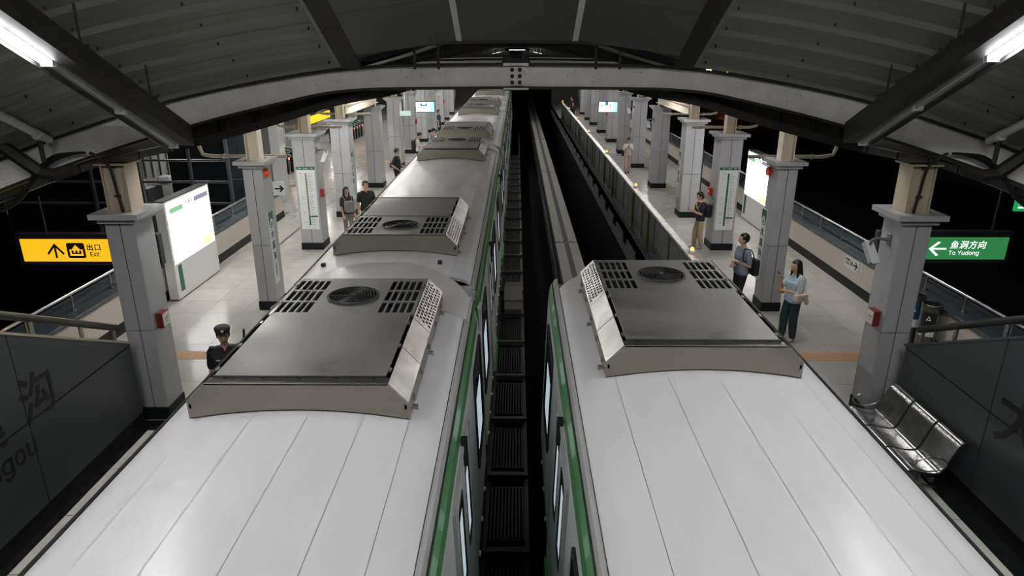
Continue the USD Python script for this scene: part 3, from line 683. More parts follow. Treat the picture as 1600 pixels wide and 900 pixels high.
# ================================================================== PLATFORM SCREENS (right)
LY = [14.0, 21.25, 28.6, 36.0, 43.2, 50.3, 57.4]
scr_fr = M('screen_frame', (.12, .125, .125), .3, metal=.4); scr_top = M('screen_rail', (.5, .5, .5), .32, metal=.9, var=.03)
for k, y in enumerate(LY):
    y0 = (y - 7.2) if k == 0 else LY[k - 1]; nm = ORD[k]
    if k == 0: y0 = 9.4
    t = T('platform_gate', f'{nm} run of half-height glass platform gates from the camera, right platform', 'platform gate', (3.65, (y0 + y) / 2, 0), group=None)
    put('kerb', B().box(3.56, y0, 0, 3.76, y, .14), scr_fr, t)
    n = max(2, round((y - y0) / 1.8))
    for i in range(n):
        a, b = y0 + (y - y0) * i / n, y0 + (y - y0) * (i + 1) / n
        fr = sbox(a + .005, .14, b - .005, 1.27).difference(rrect(a + .06, .24, b - .06, 1.21, .04))
        put('gate_frame', B().plate(fr, .06, (3.63, 0, 0), Yv, Z), scr_fr, t)
        put('gate_pane', B().box(3.655, a + .08, .25, 3.665, b - .08, 1.21), M('gate_glass', (.16, .18, .175), .3, var=.2, sc=1.5, spec=.7), t)
    put('top_rail', B().box(3.58, y0, 1.27, 3.76, y - .02, 1.36, .02), scr_top, t)
    for q in (.30, 2.9): put('door_post', B().box(3.6, y - q, .14, 3.74, y - q + .12, 1.27), M('post_yellow', (.12, .10, .03), .4), t, label='yellow edged door post')
    l = T('signal_lamp', f'small amber signal lamp on the end post of the {nm} gate run', 'lamp', (3.72, y - .05, 1.36))
    put('base', B().box(3.66, y - .11, 1.36, 3.78, y + .01, 1.42, .01), white_pl, l)
    put('lens', B().lathe([(0, .075), (.028, .065), (.04, .03), (.04, 0), (0, 0)], (3.72, y - .05, 1.42), 14), EM('amber_lamp', (1.0, .42, .12), 1.6), l, smooth=40)

# ================================================================== COLUMNS
def column(i, s):
    y = YS[i]
    if i == 0: xi, w, d = 5.40, .42, .5
    elif i == 1: xi, w, d = (5.26 if s < 0 else 5.37), .40, .52
    elif i == 10: xi, w, d = 5.5, .36, .4
    else: xi, w, d = 5.55, .6, .68
    side = 'left' if s < 0 else 'right'
    note = {0: ' beside the stair wall, a beige steel post rising out of it', 1: ' with a vertical station name strip on its track face', 2: ' carrying the tall white route map', 3: ' with a narrow station name strip facing the track'}.get(i, ' farther down the platform')
    lab = f'{ORD[i]} grey metal clad column from the camera on the {side} platform' + note
    key = ('col', w) if i > 2 and i != 10 else None
    x0 = s * (xi + w / 2)
    if key and key in COLS: dup(COLS[key], 'column', lab, 'column', (x0, y, 0), group=None); return
    t = T('column', lab, 'column', (x0, y, 0))
    if key: COLS[key] = t
    a, b = x0 - w / 2, x0 + w / 2
    put('core', B().box(a + .012, y + .012, .0, b - .012, y + d - .012, 3.2), black_rub, t)
    for z0, z1 in ((.2, 1.475), (1.485, 3.14)):
        for q0, q1 in ((a, x0 - .006), (x0 + .006, b)):
            put('front_panel', B().box(q0, y, z0, q1, y + .03, z1, .004), alu, t); put('rear_panel', B().box(q0, y + d - .03, z0, q1, y + d, z1), alu, t)
        put('side_panel', B().box(a, y + .031, z0, a + .03, y + d - .031, z1), alu, t); put('side_panel', B().box(b - .03, y + .031, z0, b, y + d - .031, z1), alu, t)
    put('plinth', B().box(a - .015, y - .015, 0, b + .015, y + d + .015, .2, .006), plinth_m, t)
    def ring(o, z0, z1):
        m = B(); m.box(a - o, y - o, z0, b + o, y + .03, z1).box(a - o, y + d - .03, z0, b + o, y + d + o, z1).box(a - o, y + .03, z0, a + .03, y + d - .03, z1).box(b - .03, y + .03, z0, b + o, y + d - .03, z1); return m
    put('cap', ring(.06, 3.13, 3.20), alu, t); put('cap', ring(.135, 3.20, 3.275), alu, t)
    # beige steel post
    sw = .34 if i == 0 else .27; cx0, cy0 = x0, y + d / 2; h = 3.95
    p = B().box(cx0 - sw / 2, cy0 - sw / 2, 3.0, cx0 - sw / 2 + .02, cy0 + sw / 2, h).box(cx0 + sw / 2 - .02, cy0 - sw / 2, 3.0, cx0 + sw / 2, cy0 + sw / 2, h)
    p.box(cx0 - sw / 2 + .02, cy0 - (.13 if i == 0 else .012), 3.0, cx0 + sw / 2 - .02, cy0 + .012, h)
    p.box(cx0 - sw / 2 - .05, cy0 - sw / 2 - .05, h - .02, cx0 + sw / 2 + .05, cy0 + sw / 2 + .05, h)
    put('steel_post', p, beige if i == 0 else cream if i < 2 else beige, t, label='beige steel post standing out of the cladding')
    return t
COLS = {}
for s in (-1, 1):
    for i in range(12): column(i, s)
COLX = lambda i, s: s * ((5.40, .42, .5) if i == 0 else ((5.26 if s < 0 else 5.37), .40, .52) if i == 1 else (5.55, .6, .68))[0]

# name strips on the track faces of columns
def name_strip(i, s, y, label):
    x = COLX(i, s); U = (0, 1, 0) if s < 0 else (0, -1, 0); k = 1 if s < 0 else -1; w = .27
    t = T('name_strip', label, 'sign', (x, y, 1.4)); xf = x - s * .004
    put('board', B().box(min(x, x - s * .016), y, .6, max(x, x - s * .016), y + w, 2.18, .003), board_w, t)
    u0 = k * (y + w / 2); xf = x - s * .0162; O = (xf, 0, 0)
    put('header', B().box(min(xf, xf - s * .003), y, 1.93, max(xf, xf - s * .003), y + w, 2.18), sgreen, t)
    e = B().plate(Point(u0, 1.94).buffer(.11).difference(Point(u0, 1.94).buffer(.092)), .005, O, U, Z); e2 = Point(u0, 1.94).buffer(.092)
    put('emblem_disc', B().plate(e2, .004, O, U, Z), board_w, t)
    e.plate(unary_union([sbox(u0 - .012, 1.88, u0 + .012, 2.0), Polygon([(u0 - .05, 1.90), (u0, 1.99), (u0 + .05, 1.90), (u0 + .035, 1.885), (u0, 1.95), (u0 - .035, 1.885)])]), .006, O, U, Z)
    put('emblem', e, sgreen, t)
    b = B()
    for ch, z in zip('大溪沟', (1.60, 1.36, 1.12)): b.plate(affinity.translate(glyph(ch, .19), u0 - .095, z), .004, O, U, Z)
    m = B(); put_latin(m, 'Daxigou', .06, .004, (0, 0, 0), X, Yv); q = m.mesh(); v = np.array(q.vertices)
    U2, V2 = np.array([0, 0, -1.]), np.array(U, float); N = np.cross(U2, V2)
    q.vertices = np.array([xf, y + w / 2, 1.05]) + v[:, :1] * U2 + (v[:, 1:2] - .03) * V2 + v[:, 2:] * N * (1 if N[0] * -s > 0 else 1); b.add(q)
    put('lettering', b, char_m, t)
name_strip(1, -1, 14.06, 'vertical white station name strip on the second left column')
name_strip(1, 1, 14.36, 'vertical white station name strip on the second right column by the tote bag man')
name_strip(3, -1, 22.87, 'vertical station name strip on the fourth left column, behind the couple')
name_strip(3, 1, 23.25, 'vertical station name strip on the fourth right column')

# route maps on the third columns
def route_map(s):
    side = 'left' if s < 0 else 'right'; y = YS[2]; xc = s * 5.845; w = .50
    t = T('route_map', f'tall white metro route map on the third column of the {side} platform', 'sign', (xc, y, 1.5))
    O = (xc, y - .014, 0)
    put('board', B().box(xc - w / 2, y - .014, .6, xc + w / 2, y, 2.30), board_w, t); put('header', B().box(xc - w / 2 - .004, y - .016, 2.295, xc + w / 2 + .004, y, 2.37), sgreen, t)
    b = B()
    for q in (-.19, .13): b.box(xc + q, y - .018, 2.325, xc + q + .08, y - .016, 2.34)
    for j, ch in enumerate('大溪沟'): b.plate(affinity.translate(glyph(ch, .045), -.07 + j * .05, 2.31), .003, (xc, y - .016, 0), X, Z)
    put('header_marks', b, board_w, t)
    xl = lambda z: xc - .02; b = B(); g2 = B(); tx = B()
    z0, z1, zc = .72, 2.2, (.95 if s > 0 else .98)
    (b if s < 0 else g2).box(xc - .022, y - .017, zc, xc + .022, y - .014, z1); g2.box(xc - .022, y - .017, z0, xc + .022, y - .0142, zc)
    for k in range(25):
        z = z0 + .03 + k * (z1 - z0 - .05) / 24; q = (g2 if (s > 0 or z < zc) else b); q.box(xc - .034, y - .018, z - .008, xc + .0, y - .014, z + .008)
        n = 2 + (k * 7) % 3
        for j in range(n): tx.box(xc + .055 + j * .03, y - .0165, z - .008, xc + .055 + j * .03 + .02, y - .014, z + .010)
        if k in (1, 5, 6, 10, 12, 13, 22, 24): 
            for j in range(3): tx.box(xc - .17 + j * .03, y - .0165, z - .006, xc - .17 + j * .03 + .02, y - .014, z + .008)
    g2.box(xc + .03, y - .019, zc - .02, xc + w / 2 - .02, y - .014, zc + .02)
    if s < 0: put('travelled_line', b, M('map_grey', (.2, .2, .2), .5), t)
    put('route_line', g2, sgreen, t); put('station_names', tx, M('map_text', (.25, .25, .25), .6), t, kind='stuff')
route_map(-1); route_map(1)

# red and orange devices on the columns
def device(name, label, cat, x, y, z, s, kind):
    t = T(name, label, cat, (x, y, z))
    q = lambda a, b: tuple(sorted((x - s * a, x - s * b)))
    if kind == 'box':
        a, b = q(.0, .10); put('case', B().box(a, y - .10, z - .12, b, y + .10, z + .12, .008), red, t)
        a, b = q(.1, .112); put('lid', B().box(a, y - .085, z - .10, b, y + .085, z + .10, .003), white_pl, t)
        a, b = q(.112, .114); put('label_text', B().box(a, y - .05, z + .02, b, y + .05, z + .028).box(a, y - .05, z - .0, b, y + .03, z + .006).box(a, y - .03, z - .04, b, y + .03, z - .034), red, t)
    elif kind == 'siren':
        put('case', B().plate(Point(0, 0).buffer(.085), .07, (x if s > 0 else x, y, z), (0, -s, 0), Z), orange, t); a, b = q(.0, .02); put('base', B().box(a, y - .095, z - .1, b, y + .095, z + .1, .01), orange, t)
    else:
        a, b = q(.0, .09); put('case', B().box(a, y - .09, z - .11, b, y + .09, z + .11, .01), M('box_red_bright', (.42, .03, .02), .4), t)
        a, b = q(.09, .1); put('button', B().box(a, y - .03, z - .03, b, y + .03, z + .03), white_pl, t); a, b = q(.0, .05); put('conduit', B().box(a, y - .02, z + .0, b, y + .0, z + .01), red, t)
device('alarm_box', 'dark red alarm box with a white lid on the nearest left column', 'alarm box', -5.40, 9.55, 1.60, -1, 'box')
device('alarm_box', 'dark red alarm box with a white lid on the nearest right column', 'alarm box', 5.40, 9.55, 1.66, 1, 'box')
device('siren', 'round orange siren high on the second left column', 'siren', -5.26, 14.24, 3.0, -1, 'siren')
device('siren', 'round orange siren high on the second right column', 'siren', 5.37, 14.5, 3.0, 1, 'siren')
device('call_point', 'red fire call point on the track face of the third left column', 'alarm box', -5.55, 19.15, 1.60, -1, 'cp')
device('call_point', 'red fire call point on the track face of the third right column', 'alarm box', 5.55, 19.3, 1.62, 1, 'cp')
for i, s in ((6, -1), (7, 1), (9, -1)): device('call_point', f'small red call point on the {ORD[i]} {"left" if s < 0 else "right"} column, far down the platform', 'alarm box', s * 5.55, YS[i] + .3, 1.7, s, 'cp')
# direction sign on the second left column's platform side
t = T('arrow_sign', 'small white sign with a black arrow beyond the second left column', 'sign', (-5.3, 14.58, 2.6))
put('board', B().box(-5.40, 14.571, 2.45, -5.0, 14.59, 2.75, .005), board_w, t)
put('arrow', B().plate(Polygon([(-.1, -.015), (.03, -.015), (-.0, -.07), (.03, -.07), (.1, 0), (.03, .07), (0, .07), (.03, .015), (-.1, .015)]), .003, (-5.12, 14.571, 2.6), X, Z), char_m, t)

# CCTV cameras
def cctv(label, x, y, z, s, dy=-.26, dx=-.1):
    t = T('security_camera', label, 'camera', (x, y, z))
    put('wall_bracket', B().box(*( (min(x, x - s * .02), y - .05, z - .09, max(x, x - s * .02), y + .05, z + .09)), .005), M('bracket_grey', (.14, .14, .14), .4), t)
    e = np.array([x - s * .27, y, z + .02]); put('arm', B().tube([(x - s * .01, y, z), (x - s * .18, y, z + .02), (x - s * .25, y - .0, z - .0), (x - s * .27, y, z - .08)], [.03, .02, .02, .02], 10), M('bracket_grey', (.14, .14, .14), .4), t, smooth=50)
    a = np.array([x - s * .27, y + .10, z - .07]); b_ = a + np.array([-s * dx * .4, dy * .75, -.24]); d = (b_ - a) / np.linalg.norm(b_ - a)
    r = np.array([1., 0, 0]); r -= d * (r @ d); r /= np.linalg.norm(r); u = np.cross(d, r); bb = trimesh.creation.box([.105, .10, .33]); 
    Tm = np.eye(4); Tm[:3, 0], Tm[:3, 1], Tm[:3, 2], Tm[:3, 3] = r, u, d, (a + b_) / 2
    bb.apply_transform(Tm); put('body', bb, white_pl, t)
    hood = trimesh.creation.box([.12, .012, .36]); hood.apply_translation([0, -.058 if u[2] < 0 else .058, .02]); hood.apply_transform(Tm); put('sunshield', hood, white_pl, t)
    ln = trimesh.creation.cylinder(.045, .02, sections=14); ln.apply_translation([0, 0, .167]); ln.apply_transform(Tm); put('lens', ln, char_m, t)
cctv('white security camera on a bent arm on the nearest right column', 5.40, 9.6, 2.84, 1)
cctv('white security camera on a bent arm on the third left column', -5.55, 19.05, 2.80, -1, dx=-.2)
cctv('white security camera on the fifth right column', 5.55, 28.3, 2.75, 1)
cctv('white security camera on the sixth right column', 5.55, 33.4, 2.85, 1)
cctv('white security camera on the ninth left column, far away', -5.55, 48.0, 2.75, -1)

# cream beams and pipes between the steel posts
for s in (-1, 1):
    side = 'left' if s < 0 else 'right'
    t = T('eaves_beam', f'cream steel beam joining the posts of the fourth and fifth columns on the {side}', 'beam', (s * 5.5, 25, 3.5))
    put('web', B().box(min(s * 5.66, s * 5.7), 23.3, 3.42, max(s * 5.66, s * 5.7), 28.4, 3.66), cream, t)
    put('flange', B().box(min(s * 5.58, s * 5.78), 23.3, 3.66, max(s * 5.58, s * 5.78), 28.4, 3.68).box(min(s * 5.58, s * 5.78), 23.3, 3.40, max(s * 5.58, s * 5.78), 28.4, 3.42), cream, t)
    for k, (y, z) in enumerate(((14.75, 3.27), (19.7, 3.36), (23.8, 3.36))):
        t = T('pipe', f'thin cream pipe crossing behind the {ORD[k + 1]} column post on the {side}', 'pipe', (s * 6, y, z))
        put('run', B().tube([(s * 4.95, y, z + .0), (s * 6.55, y, z), (s * 6.75, y, z + .04), (s * 6.8, y, z + .2), (s * 6.8, y, z + .5)], .04, 10), pipe_m, t, smooth=50)
        for xx in (5.2, 6.3): put('clamp', B().cyl((s * xx - .02, y, z), (s * xx + .02, y, z), .055, 10), steel, t)

# near roof services: conduit, dark brace, cables
def px_tube(pts, r, n=8): return B().tube(pts, r, n)
for s in (-1, 1):
    side = 'left' if s < 0 else 'right'
    t = T('conduit', f'pale speckled pipe running down under the sloping roof at far {side}', 'pipe', (s * 6.3, 8, 5))
    put('tube', B().tube([(s * 6.3, 9.30, 4.29), (s * 6.3, 2.5, 4.08 + 7.22 * .5)], .055, 12), arch_m, t, smooth=40)
    for y in (9.1, 7.4): put('collar', B().cyl((s * 6.3, y - .03, 4.08 + (9.72 - y) * .5), (s * 6.3, y + .03, 4.05 + (9.72 - y) * .5), .07, 12), arch_m, t); put('drop_rod', B().cyl((s * 6.3, y, 4.0 + (9.72 - y) * .5), (s * 6.3, y, 3.72 + (9.72 - y) * .5), .03, 8), soot, t)
    t = T('roof_brace', f'dark bent roof brace under the eaves at far {side}', 'brace', (s * 6.8, 9, 4))
    put('brace_bar', B().tube([(s * 7.5, 9.2, 4.72), (s * 6.95, 9.2, 4.27), (s * 6.46, 9.22, 3.86), (s * 6.25, 9.22, 3.83), (s * 6.02, 9.24, 3.90)], .09, 6), soot, t)
    t = T('cable_bundle', f'black cables drooping from the roof beside the nearest {side} column', 'cable', (s * 6.5, 9.3, 4))
    for k in range(4):
        a = [(s * (5.85 + .02 * k), 9.30, 4.12), (s * (6.2 + .03 * k), 9.28, 4.10 - .03 * k), (s * (6.55 + .02 * k), 9.26, 3.88 - .05 * k), (s * (6.75 + .04 * k), 9.25, 3.62 - .05 * k), (s * 7.2, 9.22, 3.46 - .05 * k), (s * 7.9, 9.2, 3.40 - .04 * k)]
        tt = np.linspace(0, 5, 26); q = np.c_[[PC(range(6), [p[j] for p in a])(tt) for j in range(3)]].T
        put('cable', B().tube(q, .018, 6), black_rub, t, smooth=50)
    t = T('post_cable', f'black cable running down the beige post of the nearest {side} column', 'cable', (s * 5.6, 9.4, 3.6))
    a = np.array([(s * 5.78, 9.28, 4.12), (s * 5.68, 9.28, 4.06), (s * 5.61, 9.38, 3.92), (s * 5.60, 9.43, 3.6), (s * 5.57, 9.43, 3.3), (s * 5.57, 9.43, 3.08)]); tt = np.linspace(0, 5, 24)
    put('cable', B().tube(np.c_[[PC(range(6), a[:, j])(tt) for j in range(3)]].T, .02, 6), black_rub, t, smooth=50)
    for z in (3.9, 3.5): put('clip', B().box(s * 5.60 - .035, 9.41, z - .012, s * 5.60 + .035, 9.45, z + .012), black_rub, t)

# ================================================================== SIGNS
t = T('exit_sign', 'yellow backlit exit sign hanging over the left stairs', 'sign', (-7.3, 11.05, 2.25))
put('case', B().box(-8.42, 11.01, 1.98, -6.0, 11.15, 2.53, .015), dark_metal, t)
put('lit_face', B().box(-8.33, 11.0, 2.05, -6.1, 11.012, 2.44), EM('yellow_lit', (1.0, .56, .015), .70), t)
b = B(); O = (-7.76, 11.0, 2.245)
b.plate(unary_union([sbox(-.016, -.13, .016, .1), Polygon([(-.145, -.05), (-.125, -.075), (0, .07), (.125, -.075), (.145, -.05), (0, .12)])]), .006, O, X, (0, 0, 1), -.0)
sq = rrect(.20, -.13, .50, .13, .03); inn = unary_union([Polygon([(.235, .02), (.235, -.095), (.465, -.095), (.465, .02), (.43, .02), (.43, -.06), (.27, -.06), (.27, .02)]), Polygon([(.35, .10), (.26, .0), (.30, .0), (.30, -.04), (.335, -.04), (.335, .0), (.365, .0), (.365, -.04), (.40, -.04), (.40, .0), (.44, .0)])])
b.plate(sq.difference(inn), .006, O, X, Z)
for k, ch in enumerate('出口'): b.plate(affinity.translate(glyph(ch, .12), .53 + k * .13, .0), .006, O, X, Z)
put_latin(b, 'Exit', .07, .006, (O[0] + .57, O[1], O[2] - .1), X, Z)
put('lettering', b, M('sign_brown', (.06, .022, .005), .5), t)
puts('hanger', B().cyl((-7.9, 11.08, 2.53), (-7.9, 11.08, 3.15), .015, 6).cyl((-6.5, 11.08, 2.53), (-6.5, 11.08, 3.5), .015, 6), dark_metal, t)

t = T('direction_sign', 'green backlit direction sign with white arrow hanging over the right stairs', 'sign', (7.2, 11.05, 2.3))
put('case', B().box(6.0, 11.01, 2.05, 8.24, 11.15, 2.60, .015), dark_metal, t)
put('lit_face', B().box(6.1, 11.0, 2.12, 8.16, 11.012, 2.50), EM('green_lit', (.035, .24, .075), .62), t)
b = B(); O = (7.0, 11.0, 2.305)
b.plate(unary_union([sbox(-.10, -.016, .155, .016), Polygon([(-.14, 0), (.0, .125), (.045, .11), (-.085, 0), (.045, -.11), (.0, -.125)])]), .006, O, X, Z)
for k, ch in enumerate('鱼洞方向'): b.plate(affinity.skew(affinity.translate(glyph(ch, .145), .20 + k * .152, .0), xs=8, origin=(.22, 0)), .006, O, X, Z)
put_latin(b, 'To Yudong', .072, .006, (O[0] + .2, O[1], O[2] - .105), X, Z)
put('lettering', b, EM('white_lit', (.9, 1, .9), .75), t)
puts('hanger', B().cyl((7.9, 11.08, 2.6), (7.9, 11.08, 3.3), .015, 6).cyl((6.5, 11.08, 2.6), (6.5, 11.08, 3.8), .015, 6), dark_metal, t)

t = T('emergency_sign', 'small bright green emergency exit sign at the right edge', 'sign', (8.4, 11.0, 3.05))
put('case', B().box(8.12, 11.0, 2.94, 8.62, 11.05, 3.14, .01), EM('emerg_green', (.01, .30, .08), .8), t)
put('marks', B().box(8.17, 10.994, 3.06, 8.40, 11.0, 3.10).box(8.17, 10.994, 2.99, 8.34, 11.0, 3.02), EM('white_lit', (.9, 1, .9), .75), t)
puts('hanger', B().cyl((8.37, 11.03, 3.14), (8.37, 11.03, 3.3), .012, 6), dark_metal, t)

def light_box(s, y0, y1, label):
    x0, x1 = s * 7.70, s * 7.93; t = T('light_box', label, 'light box', (s * 7.84, (y0 + y1) / 2, 0)); xs_ = sorted((x0, x1))
    put('case', B().box(xs_[0], y0, 0.02, xs_[1], y1, 2.28, .012), white_pl, t)
    put('foot', B().box(xs_[0] + .02, y0 + .02, 0, xs_[1] - .02, y1 - .02, .03), dark_metal, t)
    put('top_cover', B().box(xs_[0], y0, 2.28, xs_[1], y1, 2.30), dark_metal, t)
    f = x0 - s * .004; q = sorted((x0, f))
    put('lit_face', B().box(q[0], y0 + .06, .84, q[1], y1 - .06, 2.24), EM('poster_lit', (1, 1, .985), 2.0), t)
    U = (0, 1, 0) if s < 0 else (0, -1, 0); k = 1 if s < 0 else -1; st_, en = (y0, y1) if s < 0 else (-y1, -y0); O = (f, 0, 0)
    put('green_tag', B().plate(Polygon([(st_ + .16, 2.04), (st_ + .22, 2.09), (st_ + .80, 2.09), (st_ + .80, 1.98), (st_ + .22, 1.98)]), .004, O, U, Z), EM('tag_green', (.25, .5, .28), .9), t)
    put('grey_tag', B().plate(sbox(en - .86, 2.02, en - .12, 2.13), .004, O, U, Z), EM('tag_grey', (.25, .26, .34), .9), t)
    b = B()
    for j, ch in enumerate('大溪沟'): b.plate(affinity.translate(glyph(ch, .12), st_ + .93 + j * .14, 2.03), .004, O, U, Z)
    put('title', b, M('title_grey', (.25, .25, .25), .6), t)
    put('yellow_patch', B().plate(affinity.scale(Point(en - .45, .98).buffer(.18), 1.7, .6), .003, O, U, Z), EM('patch_yellow', (.95, .90, .45), 1.0), t, label='faint yellow map patch')
    put('green_stripe', B().plate(sbox(st_ + .16, .18, st_ + .32, .79), .006, O, U, Z), sgreen, t)
light_box(-1, 14.6, 16.86, 'bright white backlit map stand on the left platform by the low wall')
light_box(1, 20.7, 23.0, 'bright white backlit map stand on the right platform behind the second column')

t = T('toilet_sign', 'small white arrow sign on the cream wall of the right platform', 'sign', (7.98, 15.6, .85))
put('board', B().box(7.975, 15.25, .47, 7.99, 15.93, .76, .003), board_w, t)
b = B().plate(Polygon([(.12, -.02), (.24, -.02), (.18, -.09), (.22, -.09), (.31, 0), (.22, .09), (.18, .09), (.24, .02), (.12, .02)]), .004, (7.975, 15.6, .615), (0, -1, 0), Z)
for q in (-.02, .05): b.plate(unary_union([Point(q, .05).buffer(.014), sbox(q - .018, -.05, q + .018, .03)]), .004, (7.975, 15.6, .615), (0, -1, 0), Z)
for q in range(3): b.plate(sbox(-.28 + q * .07, .03, -.23 + q * .07, .08), .004, (7.975, 15.6, .615), (0, -1, 0), Z)
b.plate(sbox(-.28, -.02, -.08, -.005), .004, (7.975, 15.6, .615), (0, -1, 0), Z).plate(sbox(-.28, -.06, -.1, -.045), .004, (7.975, 15.6, .615), (0, -1, 0), Z)
put('marks', b, char_m, t)
t = T('warning_sign', 'tiny white and red notice on the cream wall beside the left map stand', 'sign', (-7.98, 17.3, .7))
put('board', B().box(-7.99, 17.1, .48, -7.98, 17.42, .80), board_w, t); put('band', B().box(-7.98, 17.12, .49, -7.977, 17.40, .58), M('box_red_bright', (.42, .03, .02), .4), t); put('symbol', B().plate(Point(17.26, .69).buffer(.06).difference(Point(17.26, .69).buffer(.035)), .003, (-7.98, 0, 0), Yv, Z), char_m, t)

# longitudinal yellow signs over the left concourse
for k, (y0, y1, xx, z0, z1, lb) in enumerate(((23.9, 26.6, -7.1, 3.0, 3.26, 'yellow sign under the roof beyond the third left column'), (30.3, 32.8, -7.0, 3.14, 3.40, 'yellow sign under the roof beyond the fifth left column, farther away'))):
    t = T('yellow_sign', lb, 'sign', (xx, y0, z0)); put('case', B().box(xx - .1, y0, z0 - .02, xx, y1, z1 + .02, .01), dark_metal, t)
    put('lit_face', B().box(xx, y0 + .02, z0, xx + .008, y1 - .02, z1), EM('yellow_lit2', (1.0, .60, .03), 1.0), t)
    b = B(); put_latin(b, '5', .15, .004, (xx + .008, y1 - .45, z0 + .05), Yv, Z, True); put('number', b, char_m, t)
    puts('hanger', B().cyl((xx - .05, y0 + .3, z1), (xx - .05, y0 + .3, 3.86), .015, 6).cyl((xx - .05, y1 - .3, z1), (xx - .05, y1 - .3, 3.86), .015, 6), dark_metal, t)
# television screens
for s in (-1, 1):
    x0 = (-5.42 if s < 0 else 4.35); t = T('information_screen', f'bright wide information screen hanging over the {"left" if s < 0 else "right"} platform far away', 'screen', (x0 + .5, 37.6, 2.5))
    put('case', B().box(x0, 37.6, 2.22, x0 + 1.02, 37.7, 2.80, .01), dark_metal, t); put('picture', B().box(x0 + .02, 37.59, 2.25, x0 + .76, 37.6, 2.77), EM('screen_white', (.93, 1, 1), 1.15), t); put('side_column', B().box(x0 + .76, 37.59, 2.25, x0 + 1.0, 37.6, 2.77), EM('screen_blue', (.45, .82, .95), 1.0), t)
    b = B()
    if s < 0: b.box(x0 + .27, 37.585, 2.56, x0 + .62, 37.59, 2.62).box(x0 + .27, 37.585, 2.62, x0 + .34, 37.59, 2.70).box(x0 + .55, 37.585, 2.62, x0 + .62, 37.59, 2.70)
    else: b.box(x0 + .36, 37.585, 2.60, x0 + .50, 37.59, 2.77)
    put('blue_shape', b, EM('screen_mid', (.05, .30, .60), .7), t)
    if s > 0: put('red_mark', B().box(x0 + .32, 37.584, 2.54, x0 + .38, 37.59, 2.60), EM('screen_red', (.8, .1, .05), .8), t); put('dark_marks', B().box(x0 + .14, 37.585, 2.50, x0 + .18, 37.59, 2.66).box(x0 + .62, 37.585, 2.46, x0 + .66, 37.59, 2.66), char_m, t)
    puts('hanger', B().cyl((x0 + .5, 37.65, 2.8), (x0 + .5, 37.65, 4.5), .025, 8), steel, t)
t = T('small_hanging_sign', 'small pale green hanging sign beside the sixth left column', 'sign', (-5.2, 32.6, 2.6)); put('face', B().box(-5.45, 32.6, 2.50, -4.95, 32.66, 2.72, .01), EM('pale_green_lit', (.62, .80, .72), .7), t); put('post', B().cyl((-5.2, 32.63, 2.72), (-5.2, 32.63, 4.3), .02, 8), white_pl, t)

# ================================================================== FURNITURE
t = T('bench', 'polished chrome three seat bench against the right stair wall', 'bench', (5.3, 8.2, 0))
pr = [(4.945, .385), (4.935, .405), (4.95, .425), (5.0, .432), (5.08, .41), (5.2, .385), (5.30, .378), (5.35, .39), (5.385, .43), (5.42, .52), (5.47, .65), (5.52, .77), (5.545, .805), (5.575, .815), (5.60, .80), (5.605, .775)]
for k in range(3):
    y0 = 7.40 + k * .555; sp = PC(range(len(pr)), np.array(pr)); q = sp(np.linspace(0, len(pr) - 1, 60)); n = len(q)
    tg = np.gradient(q, axis=0); nn = np.c_[-tg[:, 1], tg[:, 0]]; nn /= np.linalg.norm(nn, axis=1, keepdims=True)
    b = B().ext(Polygon(np.vstack([q + nn * .009, (q - nn * .009)[::-1]])).buffer(0), y0, y0 + .525)
    put('seat', b, chrome, t, smooth=35)
    for yy in (y0 + .0, y0 + .525): put('seat_rim', B().tube(np.c_[q[:, 0], np.full(n, yy), q[:, 1]][::2], .012, 8), black_rub, t, smooth=50)
for y in (7.38, 9.07):
    a = np.linspace(0, 2 * np.pi, 28); r = np.c_[5.20 + .20 * np.cos(a), np.full(28, y), .53 + .10 * np.sin(a) + .0 * np.cos(a)]
    put('armrest', B().tube(r, .010, 8, caps=False), chrome, t, smooth=50)
put('support_beam', B().box(5.2, 7.35, .29, 5.27, 9.1, .35, .006), chrome, t)
for y in (7.62, 8.85): put('leg', B().tube([(5.235, y, .30), (5.235, y, .08), (5.235, y, .04)], .03, 10).tube([(4.98, y, .025), (5.235, y, .07), (5.50, y, .025)], .022, 8), chrome, t, smooth=50)

def bin_(x, y, r, label, lab_m, nm):
    t = T('litter_bin', label, 'bin', (x, y, 0))
    put('body', B().lathe([(0, .02), (r, .02), (r, .06), (r * .985, .065), (r * .985, .08), (r, .085), (r, .9), (r * 1.03, .9), (r * 1.03, .97), (r * .97, .985), (r * .86, .985), (r * .84, .82), (0, .82)], (x, y, 0), 28), M('bin_steel', (.20, .195, .18), .25, metal=.9, var=.15), t, smooth=35)
    a = np.linspace(-1.25, .25, 10) - math.pi / 2 - .15; P3 = []
    def wrap(z0, z1, rr): 
        v = [(x + rr * math.cos(q), y + rr * math.sin(q), z) for z in (z0, z1) for q in a]; n = len(a); return tri(v, [[j, j + 1, n + j + 1, n + j] for j in range(n - 1)])
    put('upper_label', wrap(.55, .85, r * 1.004), lab_m, t); put('lower_label', wrap(.38, .54, r * 1.004), board_w, t)
    b = B(); q = a[4:6].mean(); c = np.array([x + r * 1.006 * math.cos(q), y + r * 1.006 * math.sin(q), .74]); U = np.array([-math.sin(q), math.cos(q), 0])
    b.plate(Polygon([(-.045, -.04), (.045, -.04), (0, .05)]).difference(Polygon([(-.022, -.026), (.022, -.026), (0, .02)])), .003, c, U, Z); put('recycle_mark', b, board_w, t)
    for j in (-.05, .02): pass
bin_(7.70, 12.38, .16, 'stainless litter bin with a blue label, the farther one behind the right handrail', M('label_blue', (.01, .06, .13), .4), 0)
bin_(7.73, 11.92, .175, 'stainless litter bin with a black label, the nearer one behind the right handrail', M('label_black', (.012, .012, .014), .4), 0)

